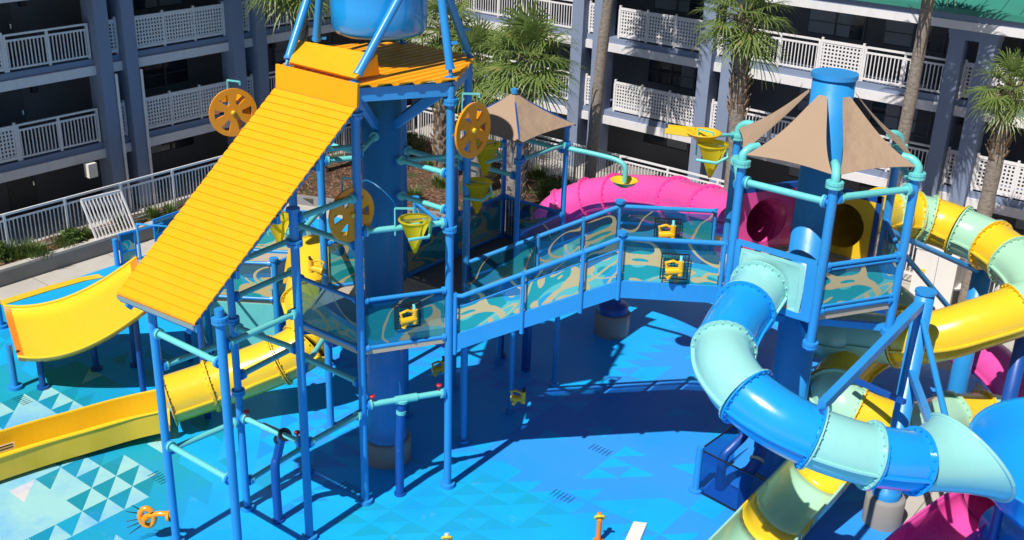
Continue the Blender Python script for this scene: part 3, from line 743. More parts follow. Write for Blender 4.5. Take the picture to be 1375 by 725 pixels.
# water risers (bent navy pipes)
def riser(label, pts, tee):
    t = thing('water_riser', label, 'pipe', pts[0], 'navy water risers')
    m = MB(); m.tube(smooth_path(pts, 6), .085, 14); m.flange(pts[0]+V3(0, 0, .03), (0, 0, 1), .12, .06); m.build('pipe', 'navy', t)
    m = MB(); d = (pts[-1]-pts[-2]).normalized(); m.flange(pts[-1], d, .13, .05); m.tube([pts[-1]-d*.3, pts[-1]-d*.22], .10, 12); m.build('coupling', tee, t); return t
mid = P2.lerp(PMb, .22); b0 = P(374, 700, 0)
riser('navy bent riser pipe standing in the sun below the amber chute', [b0, b0+V3(0, 0, 1.2), zv(b0, 1.45)+V3(.02, .05, 0), V3((b0.x+mid.x)/2, (b0.y+mid.y)/2, 2.0), zv(mid, 2.10)+V3(-.15, 0, 0)], 'black')
b1 = P(580, 562, 0); mid = T0(300).lerp(T0(0), .45); b1 = P(537, 664, 0)
riser('navy riser pipe in the shadow in front of the thick tower column', [b1, b1+V3(0, 0, 1.0), zv(b1, 1.15), zv(b1.lerp(mid, .7), 1.95), zv(mid, 2.2)], 'aqua')

# tipping bucket and its A-frames
tb = thing('tipping_bucket', 'huge blue tipping water tank hung above the amber tower roof', 'tipping bucket', (C0[0], C0[1], 9.05))
m = MB(); m.lathe([(0, 9.0), (.70, 9.0), (.80, 9.04), (.86, 9.12), (.87, 9.5), (.88, 10.3), (.91, 10.35), (.85, 10.35), (.85, 9.3), (0, 9.2)], (*C0, 0), seg=48); m.build('tank', 'blue_fg', tb)
m = MB(); m.tube([V3(C0[0]-1.25, C0[1]-.1, 10.05), V3(C0[0]+1.25, C0[1]+.1, 10.05)], .07, 12); m.build('pivot_axle', 'steel', tb)
af = thing('bucket_frame', 'blue pipe A-frames that carry the big tipping tank', 'frame', (C0[0], C0[1], 8.4))
apR, apL = V3(C0[0]+1.28, C0[1]+.1, 10.5), V3(C0[0]-1.28, C0[1]-.1, 10.5)
for foot, ap in ((T0(300, 8.52), apR+V3(-.25, -.05, 0)), (T0(0, 8.5), apR), (T0(60, 8.5), apR+V3(-.1, .05, 0)), (T0(120, 8.5), apL+V3(.2, .05, 0)), (T0(180, 8.5), apL), (T0(240, 8.5), apL+V3(.1, -.05, 0))):
    m = MB(); d = (ap-foot).normalized(); m.tube([foot+d*.12, ap], .075, 14)
    m.flange(foot+d*.14, d, .085, .05); m.box(foot+V3(0, 0, -.02), (.16, .16, .03)); m.tube([foot, foot+d*.14], .035, 8); leg = m.build('leg', 'blue', af)
for foot, ap, sg in ((T0(0, 8.5), apR, 1), (T0(180, 8.5), apL, -1), (T0(60, 8.5), apR, 1)):
    m = MB()
    for k in (.08, .28, .48, .68, .88): c = foot.lerp(ap, k); m.bar(c, c+V3(.13*sg if k in (.28, .68) else -.13*sg, .13, 0), .05, .045)
    m.build('step_lug', 'blue', af)

# ------------------------------------------------------------------ spray wheels, buckets, cannons
def wheel(p, az, label, first=[None]):
    g = 'yellow spray wheels'
    if first[0] is None:
        t = thing('spinning_disc', label, 'spinning disc', (0, 0, 0), g); m = MB(); R, seg = .50, 48   # disc in the YZ plane, axis +X, six openings
        def holes():
            rim_in, hub = .395, .185
            # rim ring, hub disc, spokes
            m.lathe([(rim_in, -.02), (R, -.02), (R, .02), (rim_in, .02), (rim_in, -.02)], (0, 0, 0), (1, 0, 0), seg, False)
            m.lathe([(0, -.02), (hub, -.02), (hub, .02), (0, .02)], (0, 0, 0), (1, 0, 0), 24, False)
            for k in range(6):
                a0 = R_(60*k+30); n_ = 6; wi, wo = R_(21), R_(15)
                for u in range(n_):
                    f0, f1 = -1+2*u/n_, -1+2*(u+1)/n_; pts = []
                    for x in (-.019, .019):
                        for r, f, w_ in ((hub-.01, f0, wi), (rim_in+.01, f0, wo), (rim_in+.01, f1, wo), (hub-.01, f1, wi)): pts.append(V3(x, r*math.cos(a0+f*w_), r*math.sin(a0+f*w_)))
                    m.hexa(pts)
        holes(); d_ = m.build('wheel_disc', 'deep_yellow', t)
        m = MB(); m.lathe([(0, .06), (.045, .06), (.05, .02), (.0, .02)], (0, 0, 0), (1, 0, 0), 16); m.build('hub_cap', 'yellow', d_)
        for k in range(6):
            a = R_(60*k); c, s_ = math.cos(a), math.sin(a); q = lambda r, o, x: V3(x, c*r-s_*o, s_*r+c*o); m = MB()
            m.slab([q(.22, -.08, -.03), q(.36, -.10, -.03), q(.40, .05, -.16), q(.26, .05, -.16)], V3(.008, 0, 0)); m.build('paddle', 'deep_yellow', t)
        m = MB(); m.tube([V3(-.02, 0, 0), V3(-.2, 0, 0)], .05, 10); m.tube(smooth_path([V3(-.2, 0, 0), V3(-.24, 0, .25), V3(-.24, 0, .62)], 4), .016, 6); m.bar(V3(-.24, 0, .62), V3(.0, .18, .62), .03, .03); m.bar(V3(0, .18, .63), V3(0, .18, .55), .03, .03); m.build('feed_pipe', 'aqua', t)
        first[0] = t; t.location = p; t.rotation_euler = (0, 0, az); return t
    return copy_thing(first[0], p, az, label, g)
wheel(PX(472, 288, -13.42), R_(-5), 'golden spoked spray wheel in shade above the tower deck, lowest of the three')
wheel(PX(635, 175, -12.12), R_(3), 'golden spoked spray wheel on the post right of the amber roof')
wheel(P(313, 151, 6.9), R_(-20), 'sunlit golden spoked spray wheel left of the amber chute')
def bucket(p, az, label, tilt=0, first=[None]):
    g = 'yellow funnel buckets'
    if first[0] is None:
        t = thing('funnel_bucket', label, 'water bucket', (0, 0, 0), g)
        m = MB(); m.lathe([(0, -.44), (.03, -.44), (.27, .19), (.30, .195), (.30, .22), (.268, .22)], seg=28); m.build('cone', 'bucket', t)
        m = MB(); m.bar(V3(-.28, 0, .20), V3(.28, 0, .20), .03, .03); m.build('pivot_bar', 'steel', t)
        m = MB(); m.tube([V3(.27, 0, .18), V3(.3, -.0, .0), V3(.18, -.26, -.06), V3(-.2, -.27, -.06)], .03, 8); m.build('bracket', 'aqua', t); m = MB()
        m.tube([V3(-.34, .1, -.1), V3(-.34, .1, .42)], .017, 6); m.bar(V3(-.34, .1, .42), V3(-.02, 0, .42), .03, .03); m.tube([V3(-.02, 0, .42), V3(-.02, 0, .33)], .017, 6); m.build('feed_pipe', 'aqua', t)
        first[0] = t; t.location = p; t.rotation_euler = (0, 0, az); return t
    return copy_thing(first[0], p, az, label, g)
bucket(P(557, 309, 5.75), R_(60), 'yellow funnel bucket hanging in front of the thick blue column')
bucket(P(641, 258, 5.75), R_(20), 'yellow funnel bucket beside the post below the right spray wheel')
bucket(P(652, 207, 6.5), R_(80), 'shaded olive looking funnel bucket directly under the right spray wheel')
bucket(P(956, 208, 7.0), R_(10), 'yellow funnel bucket at the left corner post of the sail tower')
bucket(P(374, 303, 4.6), R_(120), 'small yellow funnel bucket tucked beside the right edge of the amber chute')
def cannon(p, az, label, frame=True, first={}):
    g = 'yellow water cannons'
    if frame not in first:
        t = thing('water_cannon', label, 'water cannon', (0, 0, 0), g)
        if frame:
            m = MB()                 # black mesh window in the XZ plane
            for i in range(9): x = -.24+.06*i; m.bar(V3(x, 0, -.24), V3(x, 0, .24), .008, .008); m.bar(V3(-.24, 0, x), V3(.24, 0, x), .008, .008)
            for s_ in (-1, 1): m.bar(V3(.25*s_, 0, -.26), V3(.25*s_, 0, .26), .016, .016); m.bar(V3(-.26, 0, .25*s_), V3(.26, 0, .25*s_), .016, .016)
            m.build('mesh_window', 'black', t)
        m = MB(); m.tube([V3(-.17, -.12, -.05), V3(.13, -.12, -.02)], [.075, .06], 12); m.tube([V3(.1, -.12, -.12), V3(.1, -.12, .16)], .055, 12)
        m.tube([V3(-.14, -.12, .02), V3(-.18, -.15, .13), V3(-.05, -.15, .17), V3(.06, -.13, .12)], .028, 8); m.tube([V3(-.05, -.12, -.06), V3(-.12, -.13, -.19)], .045, 10)
        m.build('gun', 'golden', t)
        m = MB(); m.tube([V3(.1, -.12, .15), V3(.1, -.06, .24)], .03, 8); m.build('swivel', 'aqua' if frame else 'black', t)
        first[frame] = t; t.location = p; t.rotation_euler = (0, 0, az); return t
    return copy_thing(first[frame], p, az, label, g)

# ------------------------------------------------------------------ stair bridge between the towers
br = thing('stair_bridge', 'blue stair bridge with printed wave panels climbing to the sail tower', 'bridge', T0(0))
nb0, nb1 = T0(0), T1(240); DZ1 = 4.75
dB = (nb1-nb0); dB.z = 0; LB = dB.length; dB.normalize(); nB = V3(-dB.y, dB.x, 0)        # nB points to the far side
WB = (T0(60)-T0(0)).dot(nB)
kt = (V3(-9.94, 16.18, 0)-nb0).dot(dB)
def bp(s, side, z): return nb0+dB*s+nB*(WB*side)+V3(0, 0, z)
def dz(s): return DZ+(DZ1-DZ)*min(1, max(0, (s-.25)/(kt-.25)))
for side in (0, 1):
    m = MB(); m.slab([bp(.05, side, dz(0)-.30), bp(kt, side, DZ1-.30), bp(kt, side, DZ1+.04), bp(.05, side, DZ+.04)], nB*(.06 if side == 0 else -.06)); m.build('stringer', 'blue', br)
    m = MB(); m.slab([bp(kt, side, DZ1-.30), bp(LB-.1, side, DZ1-.30), bp(LB-.1, side, DZ1+.04), bp(kt, side, DZ1+.04)], nB*(.062 if side == 0 else -.062)); m.build('landing_beam', 'blue', br)
m = MB(); m.slab([bp(kt, .035, DZ1), bp(LB, .035, DZ1), bp(LB, .965, DZ1), bp(kt, .965, DZ1)], .1); m.build('landing_deck', 'deck', br)
nst = 8
for i in range(nst):
    s0 = .25+(kt-.25)*i/nst; s1 = .25+(kt-.25)*(i+1)/nst+.03; z = DZ+(DZ1-DZ)*(i+.6)/nst
    m = MB(); m.slab([bp(s0, .04, z), bp(s1, .04, z), bp(s1, .96, z), bp(s0, .96, z)], .05); m.slab([bp(s0+.002, .04, z-.052), bp(s0+.02, .04, z-.052), bp(s0+.02, .96, z-.052), bp(s0+.002, .96, z-.052)], .14); m.build('tread', 'deck', br)
for side in (0, 1):
    ss = [.12, .55*kt-.35, .80*kt-.05, kt, LB-.14] if side == 0 else [.12, .5*kt, .78*kt, kt, LB-.14]
    for s_ in ss:
        m = MB(); m.tube([bp(s_, side, dz(s_)-.34), bp(s_, side, dz(s_)+.95)], .042, 10)
        if s_ == kt: m.flange(bp(s_, side, dz(s_)+1.0), (0, 0, 1), .10, .06)
        m.build('rail_post', 'blue', br)
    for k, (dzr, r) in enumerate(((.90, .045), (.55, .03) if side == 1 else (.90, .0))):
        if r == 0: continue
        m = MB(); m.tube([bp(.1, side, DZ+dzr), bp(.25, side, DZ+dzr), bp(kt, side, DZ1+dzr), bp(LB-.1, side, DZ1+dzr)], r, 10, True, False); m.build('hand_rail', 'blue', br)
    if side == 0:
        m = MB(); m.tube([bp(.1, .05, DZ+.66), bp(.25, .05, DZ+.66), bp(kt, .05, DZ1+.66)], .026, 8, True, False); m.build('child_rail', 'blue', br)
    for s0, s1 in zip(ss[:-1], ss[1:]):
        m = MB(); o = nB*(.075 if side == 0 else -.075)
        m.panel(bp(s0+.05, side, dz(s0)+.0)+o, bp(s1-.05, side, dz(s1)+.0)+o, bp(s1-.05, side, dz(s1)+.85)+o, bp(s0+.05, side, dz(s0)+.85)+o); m.build('wave_panel', 'panel' if side == 0 else 'smoky', br)
spt = thing('bridge_pier', 'short blue pier on a round concrete base under the stair bridge', 'pier', P(823, 440, .3)*1.0)
pc = P(823, 455, 0)+V3(-.25, .30, 0); ORG[spt.name] = pc; spt.location = pc
disc_base(spt, pc, .47, .62); m = MB(); m.lathe([(.40, .62), (.40, .80), (.36, .84), (.22, .90), (.22, 4.0), (0, 4.0)], pc, seg=24); m.build('pipe', 'navy', spt)
for px, py, lab in ((706, 498, 'dark square post in the shade under the lower end of the stair bridge'), (673, 480, 'thin blue post in the shade behind the square one under the bridge')):
    q = P(px, py, 0); m = MB()
    if px == 706: m.box(q+V3(0, 0, 1.7), (.16, .16, 3.4))
    else: m.tube([q, q+V3(0, 0, 3.4)], .06, 12); m.flange(q+V3(0, 0, .05), (0, 0, 1), .12, .08)
    o = m.build('bridge_post', 'navy'); tag(o, lab, 'post')

# cannons in the guards
aB = math.atan2(dB.y, dB.x)
cannon(bp(kt+.95, 1, DZ1+.50)+nB*-.16, aB, 'yellow water cannon in the mesh window at the far rail of the bridge')
cannon(bp(kt+1.0, 0, DZ1+.40)-nB*.02, aB, 'yellow water cannon in the mesh window at the near rail of the bridge')
q = T0(300).lerp(T0(0), .52); cannon(V3(q.x, q.y, DZ+.62)+V3(.03, -.02, 0), R_(60), 'golden water cannon behind a mesh window in the tower guard')
cannon(P(588, 490, 1.3), R_(60), 'golden water cannon at low level left of the tower post', False)
cannon(P(699, 530, 1.0), R_(20), 'golden water cannon standing in the shade under the bridge', False)
cannon(P(420, 362, 4.0), R_(200), 'dark golden water cannon behind the tower near the yellow slide hood', False)

# ------------------------------------------------------------------ back walkway with pyramid canopy
bk = thing('canopy_platform', 'railed back platform with blue posts under the small tan pyramid canopy', 'platform', (-14.25, 17.5, 0))
bx0, bx1, by0, by1 = -15.11, -13.39, 15.84, 19.2
m = MB(); m.span(bx0, bx1, by0+.02, by1, DZ-.1, DZ); m.build('deck', 'treads', bk)
for x, y, z1 in ((bx0, 17.5, 6.45), (bx1, 17.5, 6.42), (bx0, by1, 6.45), (bx1, by1, 6.45)): post(bk, (x, y, 0), 0, z1, .06, True, (6.0,), True)
g0 = lambda x, y: V3(x, y, 0)
guard(bk, g0(bx0, by0), g0(bx0, 17.5), DZ+.04, DZ+1.02); guard(bk, g0(bx0, 17.5), g0(bx0, by1), DZ+.04, DZ+1.02); guard(bk, g0(bx0, by1), g0(bx1, by1), DZ+.04, DZ+1.02); guard(bk, g0(bx1, by1), g0(bx1, 17.5), DZ+.04, DZ+1.02)
for a, b, z in (((bx0, by1), (bx1, by1), 5.9), ((bx1, 17.5), (bx1, by1), 6.05), ((bx0, 17.5), (bx1, 17.5), 5.7), ((bx0, 17.5), (bx0, by1), 5.7)): spray_pipe(bk, V3(*a, z), V3(*b, z), .05)
gt = MB()
for i in range(6): x = bx0+.1+.085*i; gt.bar(V3(x, by1-.06, DZ+.1), V3(x, by1-.06, DZ+1.0), .02, .02)
gt.bar(V3(bx0+.08, by1-.06, DZ+.08), V3(bx0+.56, by1-.06, DZ+.08), .03, .03); gt.build('slat_gate', 'navy', bk)
cn = thing('pyramid_canopy', 'small tan pyramid shade canopy on four blue posts', 'canopy', (-14.25, 18.35, 6.4))
ap = V3(-14.22, 18.35, 7.2); cs = [V3(bx0-.14, 17.36, 6.5), V3(bx1+.12, 17.36, 6.47), V3(bx1+.14, by1+.12, 6.5), V3(bx0-.14, by1+.12, 6.5)]
m = MB()
for i in range(4):
    a, b = cs[i], cs[(i+1) % 4]; g = []
    for r in range(9):
        q = r/8; p0, p1 = ap.lerp(a, q), ap.lerp(b, q); row = []
        for k in range(9):
            s_ = k/8; p = p0.lerp(p1, s_); inn = (ap-p); inn.z = 0; bow = 4*s_*(1-s_)
            row.append(p+inn*(.10*bow*q*q)-V3(0, 0, .05*math.sin(math.pi*q)))
        g.append(row)
    m.patch(g, V3(0, 0, -.006))
m.build('shade_cloth', 'sail', cn)
m = MB(); m.flange(ap+V3(0, 0, .03), (0, 0, 1), .07, .10); m.build('finial', 'blue', cn)
m = MB()
for c in cs: m.bar(ap-V3(0, 0, .05), c-V3(0, 0, .03), .03, .03)
m.build('ridge_poles', 'navy', cn)
# ------------------------------------------------------------------ slides
def ring_frames(path):
    n = len(path); fr_ = []
    for i in range(n):
        t = (path[min(i+1, n-1)]-path[max(i-1, 0)]).normalized(); s_ = t.cross(V3(0, 0, 1)).normalized(); u = s_.cross(t).normalized(); fr_.append((t, s_, u))
    return fr_
def tube_segment(m, path, R, flange=True, seg=28, cut=None):
    frm = ring_frames(path); n = len(path); th = .02
    rs = R if isinstance(R, list) else [R]*n
    for inner in (0, 1):
        vs_ = []
        for p, (t, s_, u), r in zip(path, frm, rs): vs_ += m.ring(p, s_, u, r-th*inner, seg)
        fs = [(i*seg+j, (i+1)*seg+j, (i+1)*seg+(j+1) % seg, i*seg+(j+1) % seg) for i in range(n-1) for j in range(seg)]
        m.add(vs_, [f[::-1] for f in fs] if inner else fs, True)
    for i, sg in ((0, 1), (n-1, -1)):
        p, (t, s_, u) = path[i], frm[i]; e = rs[i]+(.07 if flange else .008); w_ = .03
        loops = [m.ring(p+t*(sg*o), s_, u, r, seg) for o, r in ((0.003, rs[i]-th), (0.003, e), (w_, e), (w_, rs[i]-.005))]
        vs_ = sum(loops, []); fs = [(k*seg+j, (k+1)*seg+j, (k+1)*seg+(j+1) % seg, k*seg+(j+1) % seg) for k in range(3) for j in range(seg)]
        m.add(vs_, fs if sg < 0 else [f[::-1] for f in fs], False)
    if flange:
        for i, sg in ((0, 1), (n-1, -1)):
            p, (t, s_, u) = path[i], frm[i]
            for k in range(22):
                a = 2*math.pi*k/22; o = s_*math.cos(a)+u*math.sin(a); m.bar(p+o*(rs[i]+.032)+t*(sg*.03), p+o*(rs[i]+.032)+t*(sg*.055), .026, .026)
    for sd_ in (-1, 1):          # bolted side seams
        a = []
        for p, (t, s_, u), r in zip(path, frm, rs): a.append([p+s_*(sd_*(r-.01))+u*.018-u*.06, p+s_*(sd_*(r+.05))+u*.018-u*.06, p+s_*(sd_*(r+.05))-u*.018-u*.06, p+s_*(sd_*(r-.01))-u*.018-u*.06])
        vs_ = sum(a, []); m.add(vs_, [(i*4+k, (i+1)*4+k, (i+1)*4+(k+1) % 4, i*4+(k+1) % 4) for i in range(n-1) for k in range(4)]+[(0, 1, 2, 3), ((n-1)*4+3, (n-1)*4+2, (n-1)*4+1, (n-1)*4)])
def tube_slide(name, label, ctrl, R, group=None, sub=7):
    """ctrl: (point, material of the segment that starts here)"""
    pts = [c[0] for c in ctrl]; t = thing(name, label, 'tube slide', V3(pts[0].x, pts[0].y, 0), group)
    path = smooth_path(pts, sub); i0 = 0
    for i in range(1, len(ctrl)):
        if i == len(ctrl)-1 or ctrl[i][1] is not None:
            mt = ctrl[i0][1]; m = MB(); tube_segment(m, path[i0*sub:i*sub+1], R); m.build('tube_segment', mt, t); i0 = i
    return t
def trough(m, path, W, H, th=.03, bottom=.12, rnd_=False):
    frm = ring_frames(path); prof = []
    W2 = W/2
    outer = [(-W2, H), (-W2, bottom), (-W2*.55, 0), (W2*.55, 0), (W2, bottom), (W2, H)]
    lip = [(W2-.0, H), (W2+.05, H), (W2+.05, H-.03), (W2, H-.03)]
    inn = [(W2-th, H), (W2-th, bottom+.02), (W2*.55-.01, th), (-W2*.55+.01, th), (-W2+th, bottom+.02), (-W2+th, H)]
    if rnd_:
        Rb = min(H-.06, W2); an = [math.pi*(1+q/12) for q in range(13)]
        outer = [(-W2, H)]+[(W2*math.cos(a), Rb+Rb*math.sin(a)) for a in an]+[(W2, H)]
        inn = [(W2-th, H)]+[((W2-th)*math.cos(a), Rb+(Rb-th)*math.sin(a)) for a in an[::-1]]+[(-W2+th, H)]
    loop = outer+inn; k = len(loop); vs_ = []; no = len(outer)-1
    for p, (t, s_, u) in zip(path, frm): vs_ += [p+s_*a+u*b for a, b in loop]
    n = len(path)
    m.add(vs_, [(i*k+j, i*k+(j+1) % k, (i+1)*k+(j+1) % k, (i+1)*k+j) for i in range(n-1) for j in range(k)], rnd_)
    for i, fl in ((0, 0), (n-1, 1)):
        for j in range(no): 
            f = (i*k+j, i*k+j+1, i*k+k-2-j, i*k+k-1-j); b = len(m.v)-len(vs_); f = tuple(q+b for q in f); m.f.append(f if fl else f[::-1]); m.sm.append(False)
    for sd_ in (-1, 1):
        m.tube([p+s_*(sd_*(W2-.005))+u*H for p, (t, s_, u) in zip(path, frm)], .028, 8)
def loft(m, c0, fr0, hw, hh, c1, fr1, R, th=.02, seg=32, steps=6):
    """rounded rectangle (half sizes hw, hh) at c0 lofted to a circle at c1; fr = (side, up)"""
    def rect(k):
        a = 2*math.pi*k/seg; c, s_ = math.cos(a), math.sin(a); q = max(abs(c), abs(s_)); f = .12
        x, y = c/q, s_/q; l = math.hypot(x, y); return (x*(1-f)+f*x/l*1.2)*hw, (y*(1-f)+f*y/l*1.2)*hh
    for inner in (0, 1):
        vs_ = []
        for st in range(steps+1):
            q = st/steps; q2 = q*q*(3-2*q); c = c0.lerp(c1, q); s_ = fr0[0].lerp(fr1[0], q).normalized(); u = fr0[1].lerp(fr1[1], q).normalized()
            for k in range(seg):
                a = 2*math.pi*k/seg; x0, y0 = rect(k); x = x0+(R*math.cos(a)-x0)*q2; y = y0+(R*math.sin(a)-y0)*q2; g = 1-th*inner/max(.2, math.hypot(x, y)); vs_.append(c+s_*x*g+u*y*g)
        m.add(vs_, [(i*seg+j, (i+1)*seg+j, (i+1)*seg+(j+1) % seg, i*seg+(j+1) % seg) for i in range(steps) for j in range(seg)], True)
    vs_ = [c0+fr0[0]*(rect(k)[0]*f)+fr0[1]*(rect(k)[1]*f) for f in (.97, 1.12) for k in range(seg)]
    m.add(vs_, [(j, seg+j, seg+(j+1) % seg, (j+1) % seg) for j in range(seg)])

# blue and aqua slide that ends in the bowl
fn = V3(math.cos(R_(270)), math.sin(R_(270)), 0); fs_ = V3(1, 0, 0)
b_pts = [(P(1020, 386, 4.98), 'aqua_fg'), (P(1001, 414, 4.85), 'blue_fg'), (P(983, 440, 4.75), None), (P(972, 467, 4.63), 'aqua_fg'), (P(977, 497, 4.55), None), (P(1003, 532, 4.36), 'blue_fg'), (P(1045, 563, 4.18), None),
         (P(1090, 586, 4.0), 'aqua_fg'), (P(1130, 601, 3.86), None), (P(1168, 611, 3.74), 'blue_fg'), (P(1200, 616, 3.65), None), (P(1228, 619, 3.56), None)]
bs = tube_slide('tube_slide', 'blue and aqua tube slide curving down from the sail tower into a funnel', b_pts, .485)
ec = hexv(C1, HR*math.cos(R_(30)), 270, 5.08); m = MB()
p1 = b_pts[0][0]; d1 = (b_pts[1][0]-p1).normalized(); s1 = d1.cross(V3(0, 0, 1)).normalized()
loft(m, ec+V3(-.05, -.03, .05), (V3(-1, 0, 0), V3(0, 0, 1)), .56, .46, p1, (s1 if s1.x < 0 else -s1, V3(0, 0, 1)), .485); m.build('entry_hood', 'aqua_fg', bs)
e0, e1 = b_pts[-1][0], P(1302, 614, 3.30); de = (e1-e0).normalized(); se = de.cross(V3(0, 0, 1)).normalized(); ue = se.cross(de)
m = MB()
for inner in (0, 1):
    vs_ = []; seg = 36; st = 8
    for i in range(st+1):
        q = i/st; c = e0.lerp(e1, q); 
        for k in range(seg):
            a = 2*math.pi*k/seg; r = .485+.17*q*q-inner*.02; ca, sa = math.cos(a), math.sin(a)
            off = de*(-.62*q*max(0, sa)*1.0 + .55*q*max(0, -sa)) # slanted mouth: the roof stops short of the floor
            vs_.append(c+se*(r*ca*(1+.35*q))+ue*(r*sa)+off)
    m.add(vs_, [(i*seg+j, (i+1)*seg+j, (i+1)*seg+(j+1) % seg, i*seg+(j+1) % seg) for i in range(st) for j in range(seg)], True)
    if inner == 0: rimv = vs_[-seg:]
m.tube(rimv+[rimv[0]], .035, 8, False); m.build('funnel_mouth', 'aqua_fg', bs)
bw = thing('splash_bowl', 'big blue slide bowl at the right edge fed by the aqua funnel', 'slide bowl', (0, 0, 0))
bc = P(1318, 622, 3.0)+CR*2.2; bc.z = 0; bw.location = bc; ORG[bw.name] = bc
m = MB(); m.lathe([(.45, 1.95), (1.3, 2.08), (1.8, 2.28), (2.08, 2.6), (2.2, 3.0), (2.29, 3.05), (2.29, 2.99), (2.24, 2.97), (2.13, 2.56), (1.83, 2.23), (1.3, 2.03), (.45, 1.90), (.45, 1.95)], bc, seg=56); m.build('bowl', 'blue_fg', bw)
m = MB(); m.tube(smooth_path([bc+V3(0, 0, 1.95), bc+V3(-.05, -.1, 1.3), bc+CR*-.6+V3(0, -.2, 1.0), P(1345, 705, .75)], 6), .45, 24, True); m.build('outlet_tube', 'blue_fg', bw)
for a in (100, 190, 280, 10): q = hexv((bc.x, bc.y), 1.5, a); m = MB(); m.tube([q, q+V3(0, 0, 2.1)], .09, 12); m.build('leg', 'navy', bw)

# yellow and mint tube slide
Y, G = 'yellow', 'green'
yc = hexv(C1, HR*math.cos(R_(30)), 90, 5.28)
y_pts = [(yc+V3(0, .25, 0), Y), (P(1184, 287, 5.14), G), (P(1203, 289, 5.08), Y), (P(1226, 291, 5.02), G), (P(1248, 296, 4.96), Y), (P(1268, 302, 4.92), None), (P(1288, 310, 4.88), G), (P(1312, 320, 4.82), None), (P(1330, 329, 4.78), Y),
         (P(1360, 350, 4.70), G), (P(1385, 374, 4.6), None), (P(1394, 400, 4.42), None), (P(1366, 417, 4.2), Y), (P(1310, 436, 3.92), None), (P(1255, 452, 3.62), None), (P(1205, 456, 3.36), G), (P(1150, 450, 3.12), None), (P(1108, 445, 2.98), Y), (V3(-8.3, 22.2, 2.9), None), (V3(-8.2, 23.1, 2.8), G), (V3(-7.2, 23.4, 2.68), None), (V3(-6.5, 22.5, 2.58), Y),
         (P(1152, 481, 2.56), None), (P(1134, 500, 2.43), None), (P(1122, 521, 2.28), G), (P(1128, 541, 2.15), None), (P(1145, 552, 2.05), Y), (P(1172, 564, 1.93), None), (P(1200, 571, 1.82), G), (P(1240, 572, 1.7), None), (P(1275, 562, 1.6), Y), (P(1318, 560, 1.48), G), (P(1352, 567, 1.38), Y), (P(1400, 600, 1.2), None), (P(1440, 660, 1.0), None)]
ys = tube_slide('tube_slide.001', 'long yellow and mint green tube slide winding round and under the sail tower', y_pts, .50, None, 6)
m = MB(); loft(m, yc+V3(0, .03, 0), (V3(1, 0, 0), V3(0, 0, 1)), .60, .60, yc+V3(0, .27, 0), (V3(1, 0, 0), V3(0, 0, 1)), .50); m.build('entry_hood', Y, ys)
# pink tube slide
pc_ = hexv(C1, HR*math.cos(R_(30)), 150, 5.22); pn = V3(math.cos(R_(150)), math.sin(R_(150)), 0); psd = V3(-pn.y, pn.x, 0)
p_pts = [(pc_+pn*.30, 'pink'), (P(952, 281, 4.86), 'pink'), (P(908, 268, 4.55), 'pink'), (P(868, 262, 4.30), None), (P(826, 262, 4.0), 'pink'), (P(790, 267, 3.72), 'pink'), (P(757, 280, 3.38), 'pink'), (P(742, 296, 3.05), 'pink'), (V3(-15.3, 22.3, 2.75), None), (V3(-14.2, 23.4, 2.5), 'pink'), (V3(-12, 23.7, 2.25), None), (V3(-9.8, 23.5, 2.05), 'pink'),
         (P(1190, 420, 1.9), None), (P(1240, 440, 1.8), 'pink'), (P(1300, 466, 1.65), 'pink'), (P(1352, 508, 1.5), None), (P(1386, 560, 1.3), 'pink'), (P(1392, 610, 1.1), None), (P(1360, 652, .95), 'pink'), (P(1325, 676, .82), None)]
ps = tube_slide('tube_slide.002', 'bright pink tube slide looping behind the stair bridge and out at lower right', p_pts, .49, None, 6)
m = MB(); loft(m, pc_+pn*.03, (psd, V3(0, 0, 1)), .60, .60, pc_+pn*.32, (psd, V3(0, 0, 1)), .49); m.build('entry_hood', 'pink', ps)
m = MB(); trough(m, smooth_path([P(1325, 676, .82)+V3(0, 0, -.45), P(1285, 705, .62)+V3(0, 0, -.40), P(1235, 745, .50)+V3(0, 0, -.38), P(1180, 800, .45)+V3(0, 0, -.36)], 6), .98, .66, .03, .12, True); m.build('exit_flume', 'pink', ps)
# mint exit flume in the foreground
fl = thing('exit_flume', 'wide open mint green slide run-out with a yellow band below the blue tube slide', 'slide', P(1060, 690, 0))
fp = smooth_path([P(1150, 600, 1.25), P(1118, 640, .85), P(1085, 678, .52), P(1050, 715, .30), P(1010, 760, .2), P(960, 815, .15)], 6)
for k, (a, b, mt) in enumerate(((0, 5, G), (5, 9, Y), (9, 18, G), (18, 21, Y), (21, 30, G))):
    m = MB(); trough(m, fp[a:b+1], 1.22, .66, .03, .12, True); m.build('flume_segment', mt, fl)

